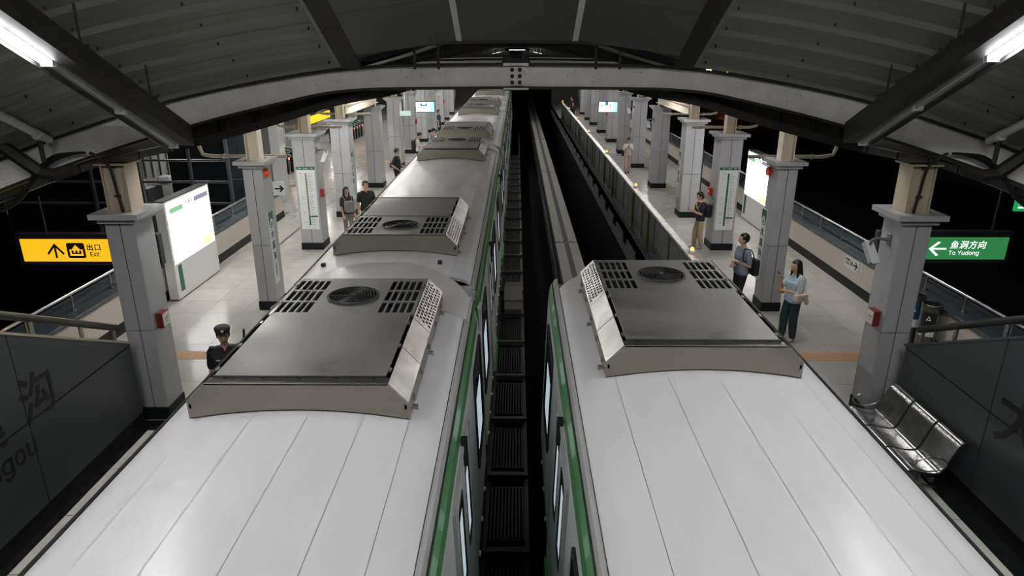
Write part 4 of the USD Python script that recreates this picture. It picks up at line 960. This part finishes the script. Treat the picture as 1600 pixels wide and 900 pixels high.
# fire cabinet beside the sixth right column
t = T('vending_cabinet', 'tall dark steel cabinet with red lights standing between the fourth and fifth right columns', 'cabinet', (6.9, 26.0, 0))
put('body', B().box(6.45, 25.8, .05, 7.0, 26.4, 1.95, .02), M('cab_steel', (.10, .10, .095), .3, metal=.6), t); put('base', B().box(6.35, 25.7, 0, 7.1, 26.5, .05), dark_metal, t); put('red_panel', B().box(6.44, 26.0, 1.35, 6.45, 26.2, 1.5), EM('cab_red', (.9, .06, .03), 1.2), t); put('white_label', B().box(6.52, 25.79, 1.3, 6.6, 25.8, 1.55).box(6.52, 25.79, .6, 6.6, 25.8, .85), white_pl, t)

# ================================================================== LEFT CONCOURSE AND BACKGROUND
t = T('glass_partition', 'dark glazed partition with grey rails beyond the left low wall', 'partition', (-11, 22.2, 0))
fr = M('partition_frame', (.12, .125, .13), .35, metal=.4)
for z in (.62, 1.33, 2.03, 2.75): put('rail', B().box(-20, 22.15, z - .03, -9.35, 22.23, z + .03, .006), fr, t)
for x in (-13.9, -12.3, -10.62, -9.38): put('mullion', B().box(x - .05, 22.12, -.5, x + .05, 22.26, 2.95, .006), fr, t)
for x0, x1 in ((-19.9, -17.0), (-16.95, -13.95), (-13.85, -12.35), (-10.57, -9.43)):
    for z0, z1 in ((-.4, .58), (.66, 1.29), (1.37, 1.99), (2.07, 2.71)): put('dark_pane', B().box(x0, 22.18, z0, x1, 22.20, z1), M('dark_pane', (.008, .011, .013), .35), t)
for z0, z1 in ((-.4, .58), (.66, 1.29), (1.37, 1.99), (2.07, 2.71)): put('dark_pane', B().box(-11.3, 22.18, z0, -10.66, 22.20, z1), M('dark_pane', (.008, .011, .013), .35), t)
t = T('wall_office_back', 'pale rear wall of the lit office behind the glazed partition', 'wall', (-12, 26, 1), kind='structure')
put('panel', B().box(-15, 26, -.4, -9.5, 26.1, 3.2), M('office_wall', (.5, .5, .49), .6), t)
gl = B()
for k in range(7): gl.box(-14.8 + k * .3, 25.95, .8, -14.77 + k * .3, 26, 3.2)
put('grid_bars', gl, dark_metal, t)
for k, (x, y, c) in enumerate(((-13.6, 24.3, 'left'), (-13.0, 25.2, 'right'))):
    t = T('office_desk', f'grey office desk behind the glass partition, the {c} one', 'desk', (x, y, 0)); put('top', B().box(x - .45, y - .3, .70, x + .45, y + .3, .74, .01), M('desk_grey', (.22, .26, .27), .4), t)
    for q in (-.4, .4): put('leg', B().box(x + q - .02, y - .28, 0, x + q + .02, y + .28, .70), dark_metal, t)
    t = T('office_printer', f'pale grey office machine on the {c} desk behind the glass', 'printer', (x, y, .74)); put('body', B().box(x - .25, y - .2, .742, x + .2, y + .2, 1.0, .03), M('printer_grey', (.34, .36, .37), .4), t); put('tray', B().box(x - .2, y - .3, .80, x + .15, y - .2, .82, .005), white_pl, t)
t = T('ceiling', 'low ceiling of the lit office behind the glass partition', 'ceiling', (-12.5, 24.2, 2.97), kind='structure'); put('slab', B().box(-15, 22.4, 2.965, -9.6, 26, 3.05), deck_m, t)
dup(LS[1], 'platform_lamp', 'white strip lamp inside the office behind the glass partition', 'lamp', (-12, 23.4, 2.9))
t = T('wall_navy', 'dark navy panelled wall between the partition and the second left column', 'wall', (-8.9, 22.3, 1), kind='structure')
for k in range(3):
    for z0, z1 in ((-.3, 1.4), (1.42, 3.3)): put('wall_panel', B().box(-9.31 + k * .30, 22.2, z0, -9.31 + (k + 1) * .30 - .01, 22.3, z1), M('navy_panel', (.022, .03, .036), .35), t)
t = T('concourse_column', 'broad two tone grey and white column in the left concourse behind the second column', 'column', (-9.0, 25.4, 0))
put('grey_face', B().box(-9.75, 25.4, 0, -9.1, 26.0, 3.6, .01), M('conc_grey', (.20, .205, .21), .4), t); put('white_face', B().box(-9.1, 25.4, 0, -8.75, 26.0, 3.6, .01), white_pl, t)
# fare gates
def gate(x, y, label, group, src=None):
    t = T('fare_gate', label, 'fare gate', (x, y, 0), group=group)
    put('body', B().box(x - .6, y - .12, 0, x + .6, y + .12, .92, .03), M('gate_dark', (.035, .037, .038), .3, metal=.3), t)
    a = np.linspace(-.72, .72, 12); put('curved_top', B().plate(Polygon(np.vstack([np.c_[a, 1.04 - .22 * (a / .72) ** 2], np.c_[a, .98 - .22 * (a / .72) ** 2][::-1]])), .30, (x, y + .15, 0), X, Z), M('gate_green', (.01, .075, .045), .3), t)
    put('reader', B().box(x + .5, y - .06, .94, x + .66, y + .06, .99), steel_b, t); put('indicator', B().plate(Point(0, .7).buffer(.055), .01, (x + .61, y, 0), Yv, Z), EM('gate_red', (1, .12, .04), 4.0), t)
    put('side_trim', B().box(x + .6, y - .13, .05, x + .61, y - .10, .9).box(x + .6, y + .10, .05, x + .61, y + .13, .9), steel_b, t)
    return t
g0 = gate(-11.05, 30.0, 'nearest green topped fare gate seen between the second and third left columns', 'near fare gates')
for k in range(1, 5): dup(g0, 'fare_gate', f'{ORD[k]} green topped fare gate of the near row beside the third left column', 'fare gate', (-11.05, 30.0 + .70 * k, 0), group='near fare gates')
for k in range(6): dup(g0, 'fare_gate', f'{ORD[k]} green topped fare gate of the far row between the fourth and fifth left columns', 'fare gate', (-10.8, 42.2 + .75 * k, 0), group='far fare gates')
t = T('wall_concourse_back', 'grey back wall of the left concourse', 'wall', (-16, 45, 1.5), kind='structure')
put('panel', B().box(-20.2, 26.2, 0, -20, 75, 3.9), M('conc_wall', (.3, .3, .31), .4), t)
for k in range(4): put('dark_opening', B().box(-19.99, 30 + k * 9, 0, -19.9, 34 + k * 9, 2.6), dark_metal, t)
for k in range(4):
    t = T('concourse_column', f'{ORD[k]} pale square column standing in the left concourse from the camera', 'column', (-13.2, 29 + 9 * k, 0)); put('shaft', B().box(-13.5, 29 + 9 * k, 0, -12.9, 29.6 + 9 * k, 3.8, .01), alu, t); put('plinth', B().box(-13.52, 28.98 + 9 * k, 0, -12.88, 29.62 + 9 * k, .2), plinth_m, t)
# stairs at the far end, both platforms
for s in (-1, 1):
    t = T('staircase', f'far grey staircase between the end columns of the {"left" if s < 0 else "right"} platform', 'staircase', (s * 6.3, 63, 0))
    for k in range(16): put('step', B().box(*( (min(s * 5.7, s * 7.1), 63 + k * .3, k * .17, max(s * 5.7, s * 7.1), 63.3 + k * .3, (k + 1) * .17))), M('step_grey', (.16, .155, .14), .6), t)
t = T('wall_far_end', 'dark end wall where the line leaves the station', 'wall', (0, 75, 2), kind='structure'); put('panel', B().box(-22, 74, -.6, -3.6, 74.2, 4.2), M('end_grey', (.12, .12, .12), .6), t); put('panel', B().box(3.6, 74, -.6, 9, 74.2, 4.2), M('end_grey', (.12, .12, .12), .6), t); put('dark_backdrop', B().box(-9, 101, -6, 9, 101.3, 7), M('end_brown', (.03, .024, .018), .8), t)
# night river and lamps beyond the right parapet
wm = M('river_water', (.004, .005, .006), .12, bump=.5, bsc=.35, world=True)
t = T('river', 'black river beyond the right platform with faint orange reflections', 'water', (120, 120, -18), kind='stuff'); put('surface', B().box(25, -50, -18.2, 500, 600, -18), wm, t)
for k, (x, y, z) in enumerate(((62, 240, -4), (70, 262, -2), (88, 300, -3), (102, 330, -4), (121, 360, -2))):
    t = T('street_lamp', f'{ORD[k]} distant orange street lamp on the far river bank from the left', 'lamp', (x, y, z)); put('globe', B().sph((x, y, z), .9, 2), EM('sodium', (1.0, .25, .05), 55.0), t); put('pole', B().cyl((x, y, -18), (x, y, z - .8), .15, 6), dark_metal, t)

# ================================================================== PEOPLE
_ico1 = trimesh.creation.icosphere(1, 1.0).vertices; _ico2 = trimesh.creation.icosphere(2, 1.0).vertices
def ell(c, r, ico=_ico1): return np.asarray(c, float) + ico * np.asarray(r, float)
def hullm(*cl): return m3.Manifold.hull_points(np.ascontiguousarray(np.vstack(cl)))
def seg(a, ra, b, rb): return hullm(ell(a, (ra,) * 3 if np.ndim(ra) == 0 else ra), ell(b, (rb,) * 3 if np.ndim(rb) == 0 else rb))
def fuse(ms, ref=.02, it=6):
    m = m3.Manifold.batch_boolean(ms, m3.OpType.Add).refine_to_length(ref).to_mesh()
    t = trimesh.Trimesh(m.vert_properties[:, :3], m.tri_verts, process=False); t.merge_vertices()
    if it: trimesh.smoothing.filter_taubin(t, lamb=.5, nu=.52, iterations=it)
    return t
def unit(v): v = np.array(v, float); return v / np.linalg.norm(v)
skin = M('skin', (.56, .35, .255), .5, var=.05); hair_m = M('hair_black', (.010, .009, .009), .4, st=(1, 1, .2)); eye_w = M('eye_white', (.6, .58, .55), .3); lip_m = M('lips', (.33, .12, .10), .5)
def cloth(n, c, r=.75): return M('cloth_' + n, c, r, var=.14, sc=9, bump=.25, bsc=30)
def person(label, loc, head, h, arms, top, legs, shoes, hair='short', female=False, feet=((.055, .0), (-.055, .02)), hyaw=0, hpitch=0, sleeve=.75, hem=.50, extras=None, wide=1.0, cuff=1.0, group=None):
    t = T('person', label, 'person', loc, rotz=head, rel=True)
    k = h; sw = (.096 if female else .106) * wide
    J = dict(hipR=(.052, 0, .515), hipL=(-.052, 0, .515))
    # legs
    def leg_pts(i):
        s = 1 if i == 0 else -1; fx, fy = feet[i]
        hp, an = np.array([s * .052, 0, .515]), np.array([fx, fy, .046]); kn = (hp + an) / 2 + [s * .004, .018, .01]
        return hp, kn, an
    def torso(e):
        y = .9
        return [hullm(ell((.045 * wide, 0, .53), (.062 * wide + e, .062 * wide + e, .05 + e)), ell((-.045 * wide, 0, .53), (.062 * wide + e, .062 * wide + e, .05 + e)), ell((.03 * wide, .004, .635), (.056 * wide + e, .055 * wide + e, .04)), ell((-.03 * wide, .004, .635), (.056 * wide + e, .055 * wide + e, .04))),
                hullm(ell((.03 * wide, .004, .625), (.056 * wide + e, .055 * wide + e, .04)), ell((-.03 * wide, .004, .625), (.056 * wide + e, .055 * wide + e, .04)), ell((.055, .008, .735), (.052 + e, .064 + e, .05)), ell((-.055, .008, .735), (.052 + e, .064 + e, .05))),
                hullm(ell((.055, .008, .73), (.052 + e, .062 + e, .05)), ell((-.055, .008, .73), (.052 + e, .062 + e, .05)), ell((sw - .012, -.004, .800), (.03 + e, .036 + e, .028 + e)), ell((-sw + .012, -.004, .800), (.03 + e, .036 + e, .028 + e)), ell((0, -.008, .835), (.035 + e, .034 + e, .015)))]
    A = {}
    for i, s in ((0, 1), (1, -1)):
        ua, fa = unit(arms[i][0]), unit(arms[i][1]); sh = np.array([s * sw, -.004, .800]); el = sh + ua * .172; wr = el + fa * .148; A[i] = (sh, el, wr, fa)
    def hand(i):
        sh, el, wr, fa = A[i]; s = 1 if i == 0 else -1; out = []
        side = np.cross(fa, (0, 0, 1)) if abs(fa[2]) < .9 else np.array([0, 1., 0]); side = unit(side); nrm = unit(np.cross(side, fa)); curl = arms[i][2] if len(arms[i]) > 2 else .35
        pc = wr + fa * .028
        out.append(hullm(ell(wr, .0145), ell(wr + fa * .048 + side * .017, (.0095,) * 3), ell(wr + fa * .048 - side * .017, (.0095,) * 3), ell(wr + fa * .02 + side * .014, (.011,) * 3), ell(wr + fa * .02 - side * .014, (.011,) * 3)))
        for q, ln in zip((-.018, -.006, .006, .018), (.040, .046, .044, .034)):
            b0 = wr + fa * .050 + side * q; d1 = unit(fa + nrm * -curl * .6); b1 = b0 + d1 * ln * .5; d2 = unit(fa * (1 - curl * .8) - nrm * curl * 1.6); b2 = b1 + d2 * ln * .5
            out += [seg(b0, .0056, b1, .0052), seg(b1, .0052, b2, .0044)]
        th = -1 if i == 0 else 1; b0 = wr + fa * .014 + side * .014 * th; b1 = b0 + unit(fa * .6 + side * .8 * th - nrm * .3) * .026; b2 = b1 + unit(fa + side * .2 * th - nrm * .4) * .02
        out += [seg(b0, .0085, b1, .0062), seg(b1, .0062, b2, .005)]
        return out
    body = torso(-.006)
    for i in (0, 1):
        hp, kn, an = leg_pts(i); body += [seg(hp, .046, kn, .031), seg(kn, .030, kn * .6 + an * .4 + [0, -.008, 0], .028), seg(kn * .6 + an * .4 + [0, -.008, 0], .028, an, .018), hullm(ell(an + [0, -.012, -.026], (.017, .022, .016)), ell(an + [0, .06, -.032], (.021, .02, .01)), ell(an, .017))]
        sh, el, wr, fa = A[i]; body += [seg(sh - [np.sign(sh[0]) * .005, 0, .006], .026, el, .0225), seg(el, .0225, wr, .0145)]
    body.append(seg((0, -.006, .80), .032, (0, .008, .885), .030))
    R = trimesh.transformations.euler_matrix(math.radians(hpitch), 0, math.radians(hyaw))[:3, :3]; hc = np.array([0, .010, .868])
    HT = lambda P: (np.asarray(P, float) * 1.10 @ R.T) + hc
    hd = [HT(ell((0, .0, .072), (.0435, .053, .058), _ico2)), HT(ell((0, .022, .022), (.026, .024, .018)))]
    body += [hullm(*hd), hullm(HT(ell((0, .052, .070), (.005, .006, .006))), HT(ell((0, .060, .050), (.008, .007, .005))), HT(ell((0, .048, .045), (.010, .006, .004))))]
    for s in (1, -1): body.append(hullm(HT(ell((s * .044, -.004, .066), (.005, .010, .016))), HT(ell((s * .043, -.002, .05), (.004, .006, .006)))))
    bm = fuse(body + [], .026, 5)
    def place(m): m.vertices = np.asarray(m.vertices) * k; return m
    hm = fuse(hand(0), .008, 2); hl = fuse(hand(1), .008, 2)
    put('body', place(fuse_join(bm, hm, hl)), skin, t, smooth=True)
    # face
    ew, ed = B(), B()
    for s in (1, -1):
        ew.add(trimesh.Trimesh(*hull_vf(HT(ell((s * .018, .0475, .067), (.0085, .004, .004)))))); ed.add(trimesh.Trimesh(*hull_vf(HT(ell((s * .018, .0505, .067), (.0042, .003, .0042))))))
        ed.add(trimesh.Trimesh(*hull_vf(np.vstack([HT(ell((s * .009, .0515, .078), (.003, .002, .0018))), HT(ell((s * .028, .046, .079), (.003, .002, .0016)))]))))
    put('eyes', scaled(ew, k), eye_w, t); put('eyebrows_and_pupils', scaled(ed, k), hair_m, t); put('mouth', place(trimesh.Trimesh(*hull_vf(np.vstack([HT(ell((-.013, .045, .030), (.003, .003, .002))), HT(ell((.013, .045, .030), (.003, .003, .002))), HT(ell((0, .0495, .030), (.004, .003, .004)))])))), lip_m, t)
    # hair
    cap = m3.Manifold.hull_points(HT(ell((0, -.006, .079), (.0505, .058, .062), _ico2)))
    cutz = .092 if hair != 'bob' else .085
    face = hullm(HT(ell((0, .075, .045), (.042, .045, .048), _ico2)))
    bx = lambda y0, y1, z0, z1: m3.Manifold.hull_points(HT(np.array([(x, y, z) for x in (-.1, .1) for y in (y0, y1) for z in (z0, z1)])))
    low = bx(-.004, .2, -.1, .066) + bx(.022, .2, -.1, .104)
    hr = cap - face - low
    if hair == 'short': hr = hr - bx(-.2, .2, -.1, .030)
    elif hair == 'long':
        hr = hr + (hullm(HT(ell((0, -.036, .09), (.042, .022, .03))), ell((.03, -.075, .70), (.03, .014, .02)), ell((-.03, -.075, .70), (.03, .014, .02))) ) + hullm(HT(ell((-.044, .0, .07), (.009, .022, .03))), ell((-.052, .03, .76), (.014, .012, .02))) + hullm(HT(ell((.044, .0, .07), (.009, .022, .03))), ell((.052, .03, .76), (.014, .012, .02)))
    elif hair == 'bob':
        hr = hr + (hullm(HT(ell((0, -.02, .08), (.052, .042, .03))), HT(ell((0, -.022, .025), (.050, .036, .014)))) - face)
    elif hair == 'bun': hr = hr + hullm(HT(ell((0, -.062, .105), (.02, .02, .02))))
    m = hr.refine_to_length(.02).to_mesh(); put('hair', place(trimesh.Trimesh(m.vert_properties[:, :3], m.tri_verts)), hair_m, t, smooth=60)
    # top
    tp = torso(.008)
    for i in (0, 1):
        sh, el, wr, fa = A[i]
        if sleeve <= 1: e = sh + (el - sh) * sleeve; tp += [seg(sh - [np.sign(sh[0]) * .003, 0, .003], .038, e, .035)]
        else: e = el + (wr - el) * (sleeve - 1); tp += [seg(sh, .040, el, .030), seg(el, .030, e, .024)]
    tm = m3.Manifold.batch_boolean(tp, m3.OpType.Add).trim_by_plane((0, 0, 1), hem)
    neck = hullm(ell((0, .03, .875), (.022, .03, .02)), ell((0, .055, .80), (.010, .02, .01))); tm = tm - neck
    put('top', place(fuse([tm], .024, 3)), top, t, smooth=50)
    # trousers
    lg = [torso(.0)[0]]
    for i in (0, 1):
        hp, kn, an = leg_pts(i); e = an + [0, -.004, .02 * cuff]; lg += [seg(hp, .057 * wide, kn, .042 * cuff), seg(kn, .042 * cuff, e, .033 * cuff)]
        if cuff < .5: pass
    lm = m3.Manifold.batch_boolean(lg, m3.OpType.Add).trim_by_plane((0, 0, -1), -.60).trim_by_plane((0, 0, 1), .022)
    put('trousers', place(fuse([lm], .03, 3)), legs, t, smooth=50)
    for i in (0, 1):
        hp, kn, an = leg_pts(i); s = hullm(ell(an + [0, -.022, -.030], (.024, .024, .016)), ell(an + [0, .066, -.034], (.026, .028, .012)), ell(an + [0, .0, -.006], (.024, .026, .01))).trim_by_plane((0, 0, 1), 0.0)
        put('shoe', place(fuse([s], .02, 2)), shoes, t, smooth=50)
    if extras: extras(t, k, HT, A)
    return t
def hull_vf(P): h = trimesh.convex.convex_hull(P); return h.vertices, h.faces
def scaled(b, k): m = b.mesh(); m.vertices = m.vertices * k; return m
def fuse_join(*ms):
    mm = [m3.Manifold(m3.Mesh(np.asarray(m.vertices, np.float32), np.asarray(m.faces, np.uint32))) for m in ms]
    try:
        r = m3.Manifold.batch_boolean(mm, m3.OpType.Add).to_mesh(); v = r.vert_properties[:, :3]
        if len(v) > 100: return trimesh.Trimesh(v, r.tri_verts, process=False)
    except Exception: pass
    return trimesh.util.concatenate(list(ms))
def sack(c, r, e=.5):   # rounded bag: hull of eight corner balls
    return hullm(*[ell(np.array(c) + np.array([a, b, d]) * np.array(r) * (1 - e * .5), np.array(r) * e * .5) for a in (-1, 1) for b in (-1, 1) for d in (-1, 1)])
def bag(t, k, c, r, mat, name, lab=None, e=.6):
    m = sack(c, r, e).refine_to_length(.03).to_mesh(); q = trimesh.Trimesh(m.vert_properties[:, :3] * k, m.tri_verts); put(name, q, mat, t, smooth=50, label=lab)
def strap(t, k, pts, mat, r=.007, name='strap'):
    a = np.array(pts, float) * k; n = len(a); tt = np.linspace(0, n - 1, 6 * n); q = np.c_[[PC(range(n), a[:, j])(tt) for j in range(3)]].T
    put(name, B().tube(q, r * k, 6), mat, t, smooth=50)
def phone(t, k, A, i, dy=0):
    sh, el, wr, fa = A[i]; c = wr + fa * .065; m = trimesh.creation.box([.042, .008, .09]); R = trimesh.transformations.euler_matrix(-.6, 0, 0); m.apply_transform(R); m.apply_translation(c + [0, .014, .012]); m.vertices *= k
    put('phone', m, M('phone_grey', (.25, .22, .3), .2), t)
blk = cloth('black', (.010, .010, .012)); navy = cloth('navy', (.012, .016, .035)); wht = cloth('white', (.62, .60, .60)); lblue = cloth('light_blue', (.40, .50, .58)); gblue = cloth('grey_blue', (.19, .23, .28)); gry = cloth('grey', (.24, .22, .20)); teal = cloth('teal', (.012, .06, .085)); khaki = cloth('khaki', (.46, .37, .25)); pink = cloth('pale_pink', (.52, .40, .36)); jeans = cloth('dark_jeans', (.016, .038, .042)); shoe_d = cloth('shoe_dark', (.02, .02, .02)); shoe_l = cloth('shoe_pale', (.35, .30, .29)); bagw = M('bag_cream', (.58, .52, .42), .45); bagb = cloth('bag_black', (.012, .012, .014)); bagg = cloth('bag_grey', (.21, .20, .20))
DN = lambda s, o=.10, y=.03: (s * o, y, -1)
def ex_guard(t, k, HT, A):
    m = (m3.Manifold.hull_points(HT(np.vstack([ell((0, -.002, .105), (.054, .060, .020), _ico2), ell((0, -.0, .125), (.056, .062, .018), _ico2), ell((0, .03, .118), (.04, .04, .024))])))).to_mesh(); put('cap', trimesh.Trimesh(m.vert_properties[:, :3] * k, m.tri_verts), blk, t, smooth=50)
    m = hullm(HT(ell((0, .064, .104), (.036, .024, .004))), HT(ell((0, .04, .110), (.044, .02, .005)))).to_mesh(); put('cap_peak', trimesh.Trimesh(m.vert_properties[:, :3] * k, m.tri_verts), blk, t, smooth=50)
    m = hullm(HT(ell((0, .0665, .124), (.011, .004, .011)))).to_mesh(); put('cap_badge', trimesh.Trimesh(m.vert_properties[:, :3] * k, m.tri_verts), wht, t)
    m = hullm(ell((.055, .074, .745), (.020, .004, .006))).to_mesh(); put('name_badge', trimesh.Trimesh(m.vert_properties[:, :3] * k, m.tri_verts), wht, t)
    for s in (1, -1): bag(t, k, (s * .105, 0, .834), (.018, .03, .005), blk, 'epaulette')
    put('antenna', B().cyl(np.array((-.14, -.035, .78)) * k, np.array((-.155, -.05, .945)) * k, .016, 8), blk, t)
person('uniformed guard in a black cap beside the near left train, seen to the waist', (-4.15, 8.87, 0), 197, 1.74, ((DN(1), DN(1, .06, .05)), (DN(-1), DN(-1, .06, .1))), blk, blk, shoe_d, hyaw=6, hpitch=-3, wide=1.05, extras=ex_guard)
def ex_w1(t, k, HT, A): bag(t, k, (0, .115, .655), (.085, .055, .105), bagg, 'front_backpack'); strap(t, k, [(.06, .10, .74), (.075, .03, .835), (.075, -.05, .80)], bagg); strap(t, k, [(-.06, .10, .74), (-.075, .03, .835), (-.075, -.05, .80)], bagg)
person('woman wearing a grey backpack on her chest beside the man in black T-shirt', (-5.06, 19.98, 0), 215, 1.58, ((DN(1), (.0, .5, -.8)), (DN(-1), (.0, .5, -.8))), cloth('dark_top', (.03, .03, .035)), gry, shoe_l, hair='long', female=True, hyaw=10, extras=ex_w1)
def ex_m1(t, k, HT, A): bag(t, k, (.17, .06, .40), (.02, .03, .05), wht, 'white_packet'); strap(t, k, [(.075, -.06, .78), (.072, .02, .845), (.06, .085, .72)], bagb)
person('stocky man in a black T-shirt standing beside the woman with the grey backpack', (-4.50, 20.12, 0), 205, 1.73, ((DN(1, .16), DN(1, .05, .12)), (DN(-1, .16), DN(-1, .05, .1))), blk, gry, shoe_d, hyaw=14, wide=1.08, extras=ex_m1)
person('young man in black with his hand on his hip, waiting at the left platform edge', (-4.74, 27.0, 0), 262, 1.75, (((.55, -.25, -.75), (-.35, .55, -.5)), (DN(-1, .3), (.0, .8, -.4))), blk, blk, shoe_d, hpitch=-8, sleeve=.85)
def ex_bp(t, k, HT, A): bag(t, k, (0, -.125, .675), (.085, .055, .125), bagb, 'backpack'); strap(t, k, [(.07, -.10, .78), (.075, .0, .845), (.07, .075, .74), (.075, .0, .64)], bagb); strap(t, k, [(-.07, -.10, .78), (-.075, .0, .845), (-.07, .075, .74), (-.075, .0, .64)], bagb); phone(t, k, A, 0)
person('man in a white shirt with a black backpack looking down at his phone', (-4.66, 32.6, 0), 275, 1.74, ((DN(1, .12, .15), (-.15, .9, .1), .6), (DN(-1, .12, .15), (.1, .9, -.3))), wht, blk, shoe_d, hpitch=-28, extras=ex_bp)
def ex_ph(t, k, HT, A): phone(t, k, A, 0)
person('man in a grey T-shirt bent over his phone beside the left train', (-4.22, 34.5, 0), 285, 1.73, ((DN(1, .12, .2), (-.15, .9, .15), .6), (DN(-1, .12, .1), (.1, .8, -.5))), gry, blk, shoe_d, hpitch=-30, extras=ex_ph)
person('man in a teal shirt and black trousers farther down the left platform', (-5.03, 45.0, 0), 262, 1.75, ((DN(1), DN(1, .03, .15)), (DN(-1), DN(-1, .03, .15))), teal, blk, shoe_d)
def ex_blue(t, k, HT, A):
    phone(t, k, A, 0); bag(t, k, (-.14, .03, .60), (.036, .085, .045), bagw, 'handbag', 'cream handbag on her near shoulder', .7)
    strap(t, k, [(-.14, .09, .64), (-.112, .03, .80), (-.098, -.004, .842), (-.115, -.05, .78), (-.145, -.04, .64)], bagw, .006); bag(t, k, (-.14, -.07, .53), (.018, .018, .032), wht, 'bag_charm'); put('bag_clasp', B().box(-.18 * k, .01 * k, .59 * k, -.174 * k, .05 * k, .602 * k), steel_b, t)
    bag(t, k, (.14, .06, .60), (.03, .03, .03), M('pouch_yellow', (.45, .30, .05), .5), 'small_pouch')
    gl = B()
    for s in (1, -1):
        a = np.linspace(0, 2 * np.pi, 15); gl.tube(HT(np.c_[s * .019 + .0135 * np.cos(a), np.full(15, .058), .066 + .012 * np.sin(a)]), .0013, 5, caps=False); gl.tube(HT([(s * .032, .057, .068), (s * .046, .0, .07)]), .0012, 4)
    gl.tube(HT([(-.006, .06, .068), (.006, .06, .068)]), .0012, 4); put('glasses', scaled(gl, k), M('gold_wire', (.5, .35, .15), .3, metal=.8), t)
person('woman in a light blue shirt with a cream handbag holding up her phone', (5.36, 12.46, 0), 112, 1.64, (((.15, .45, -.9), (-.25, .45, .85), .7), (DN(-1, .10, .12), (.80, .55, .08))), lblue, jeans, shoe_l, hair='long', female=True, hyaw=-4, hpitch=-6, wide=1.06, hem=.47, cuff=1.25, extras=ex_blue, feet=((.055, .05), (-.055, -.01)))
def ex_tote(t, k, HT, A): bag(t, k, (-.06, -.125, .60), (.09, .035, .10), bagb, 'tote_bag', 'black tote bag behind his arm', .4); strap(t, k, [(-.1, -.11, .69), (-.10, -.04, .83), (-.09, .03, .84), (-.12, .06, .72), (-.10, -.09, .66)], bagb)
person('man in a grey blue polo shirt with a black tote bag', (4.84, 14.05, 0), 100, 1.74, ((DN(1, .1, .1), (-.7, .6, .0), .8), (DN(-1, .2, -.12), (.62, .62, .22), .9)), gblue, blk, shoe_d, hyaw=-14, wide=1.08, hem=.485, extras=ex_tote)
def ex_navy(t, k, HT, A): bag(t, k, (0, -.12, .675), (.08, .055, .115), bagb, 'backpack'); strap(t, k, [(-.07, -.10, .78), (-.078, .0, .845), (-.075, .08, .74), (-.085, .0, .62)], M('strap_orange', (.5, .12, .06), .6)); strap(t, k, [(.07, -.10, .78), (.078, .0, .845), (.075, .08, .74), (.085, .0, .62)], bagb); strap(t, k, [(.04, .05, .835), (-.0, .085, .77), (-.05, .08, .72)], M('lanyard_yellow', (.5, .55, .03), .6), .010, 'lanyard'); bag(t, k, (0, -.0, .838), (.045, .045, .014), wht, 'collar'); phone(t, k, A, 1)
person('woman in a navy top and khaki trousers with a backpack reading her phone', (5.24, 19.1, 0), 96, 1.63, (((.2, .3, -.9), (-.25, .85, .3), .7), (DN(-1, .15, .25), (.15, .9, .35), .7)), navy, khaki, shoe_l, hair='bob', female=True, hpitch=-22, cuff=1.2, hem=.49, extras=ex_navy, feet=((.055, .06), (-.055, -.02)))
def ex_white(t, k, HT, A): phone(t, k, A, 0); bag(t, k, (.14, -.03, .53), (.03, .05, .05), bagb, 'small_bag'); strap(t, k, [(.13, 0, .57), (.06, .07, .72), (-.06, .03, .84)], bagb, .004)
person('woman in a white T-shirt and pale pink trousers walking with her phone', (5.1, 31.7, 0), 176, 1.62, (((.15, .25, -.9), (-.55, .65, .5), .7), ((-.15, .25, -.9), (.55, .65, .5), .7)), wht, pink, shoe_d, hair='bob', female=True, hpitch=-20, cuff=1.2, hem=.51, feet=((.045, .10), (-.045, -.06)), extras=ex_white)
def ex_far(t, k, HT, A): bag(t, k, (.17, .02, .40), (.04, .06, .07), wht, 'white_bag')
person('distant person in black with a white bag at the far end of the right platform', (4.2, 52.6, 0), 150, 1.66, ((DN(1), DN(1, .03, .1)), (DN(-1), DN(-1, .03, .1))), blk, blk, shoe_d, hair='long', female=True, extras=ex_far)
person('distant dark clothed person standing beyond the other at the far right', (4.5, 57.8, 0), 100, 1.7, ((DN(1), DN(1, .03, .1)), (DN(-1), DN(-1, .03, .1))), navy, blk, shoe_d)
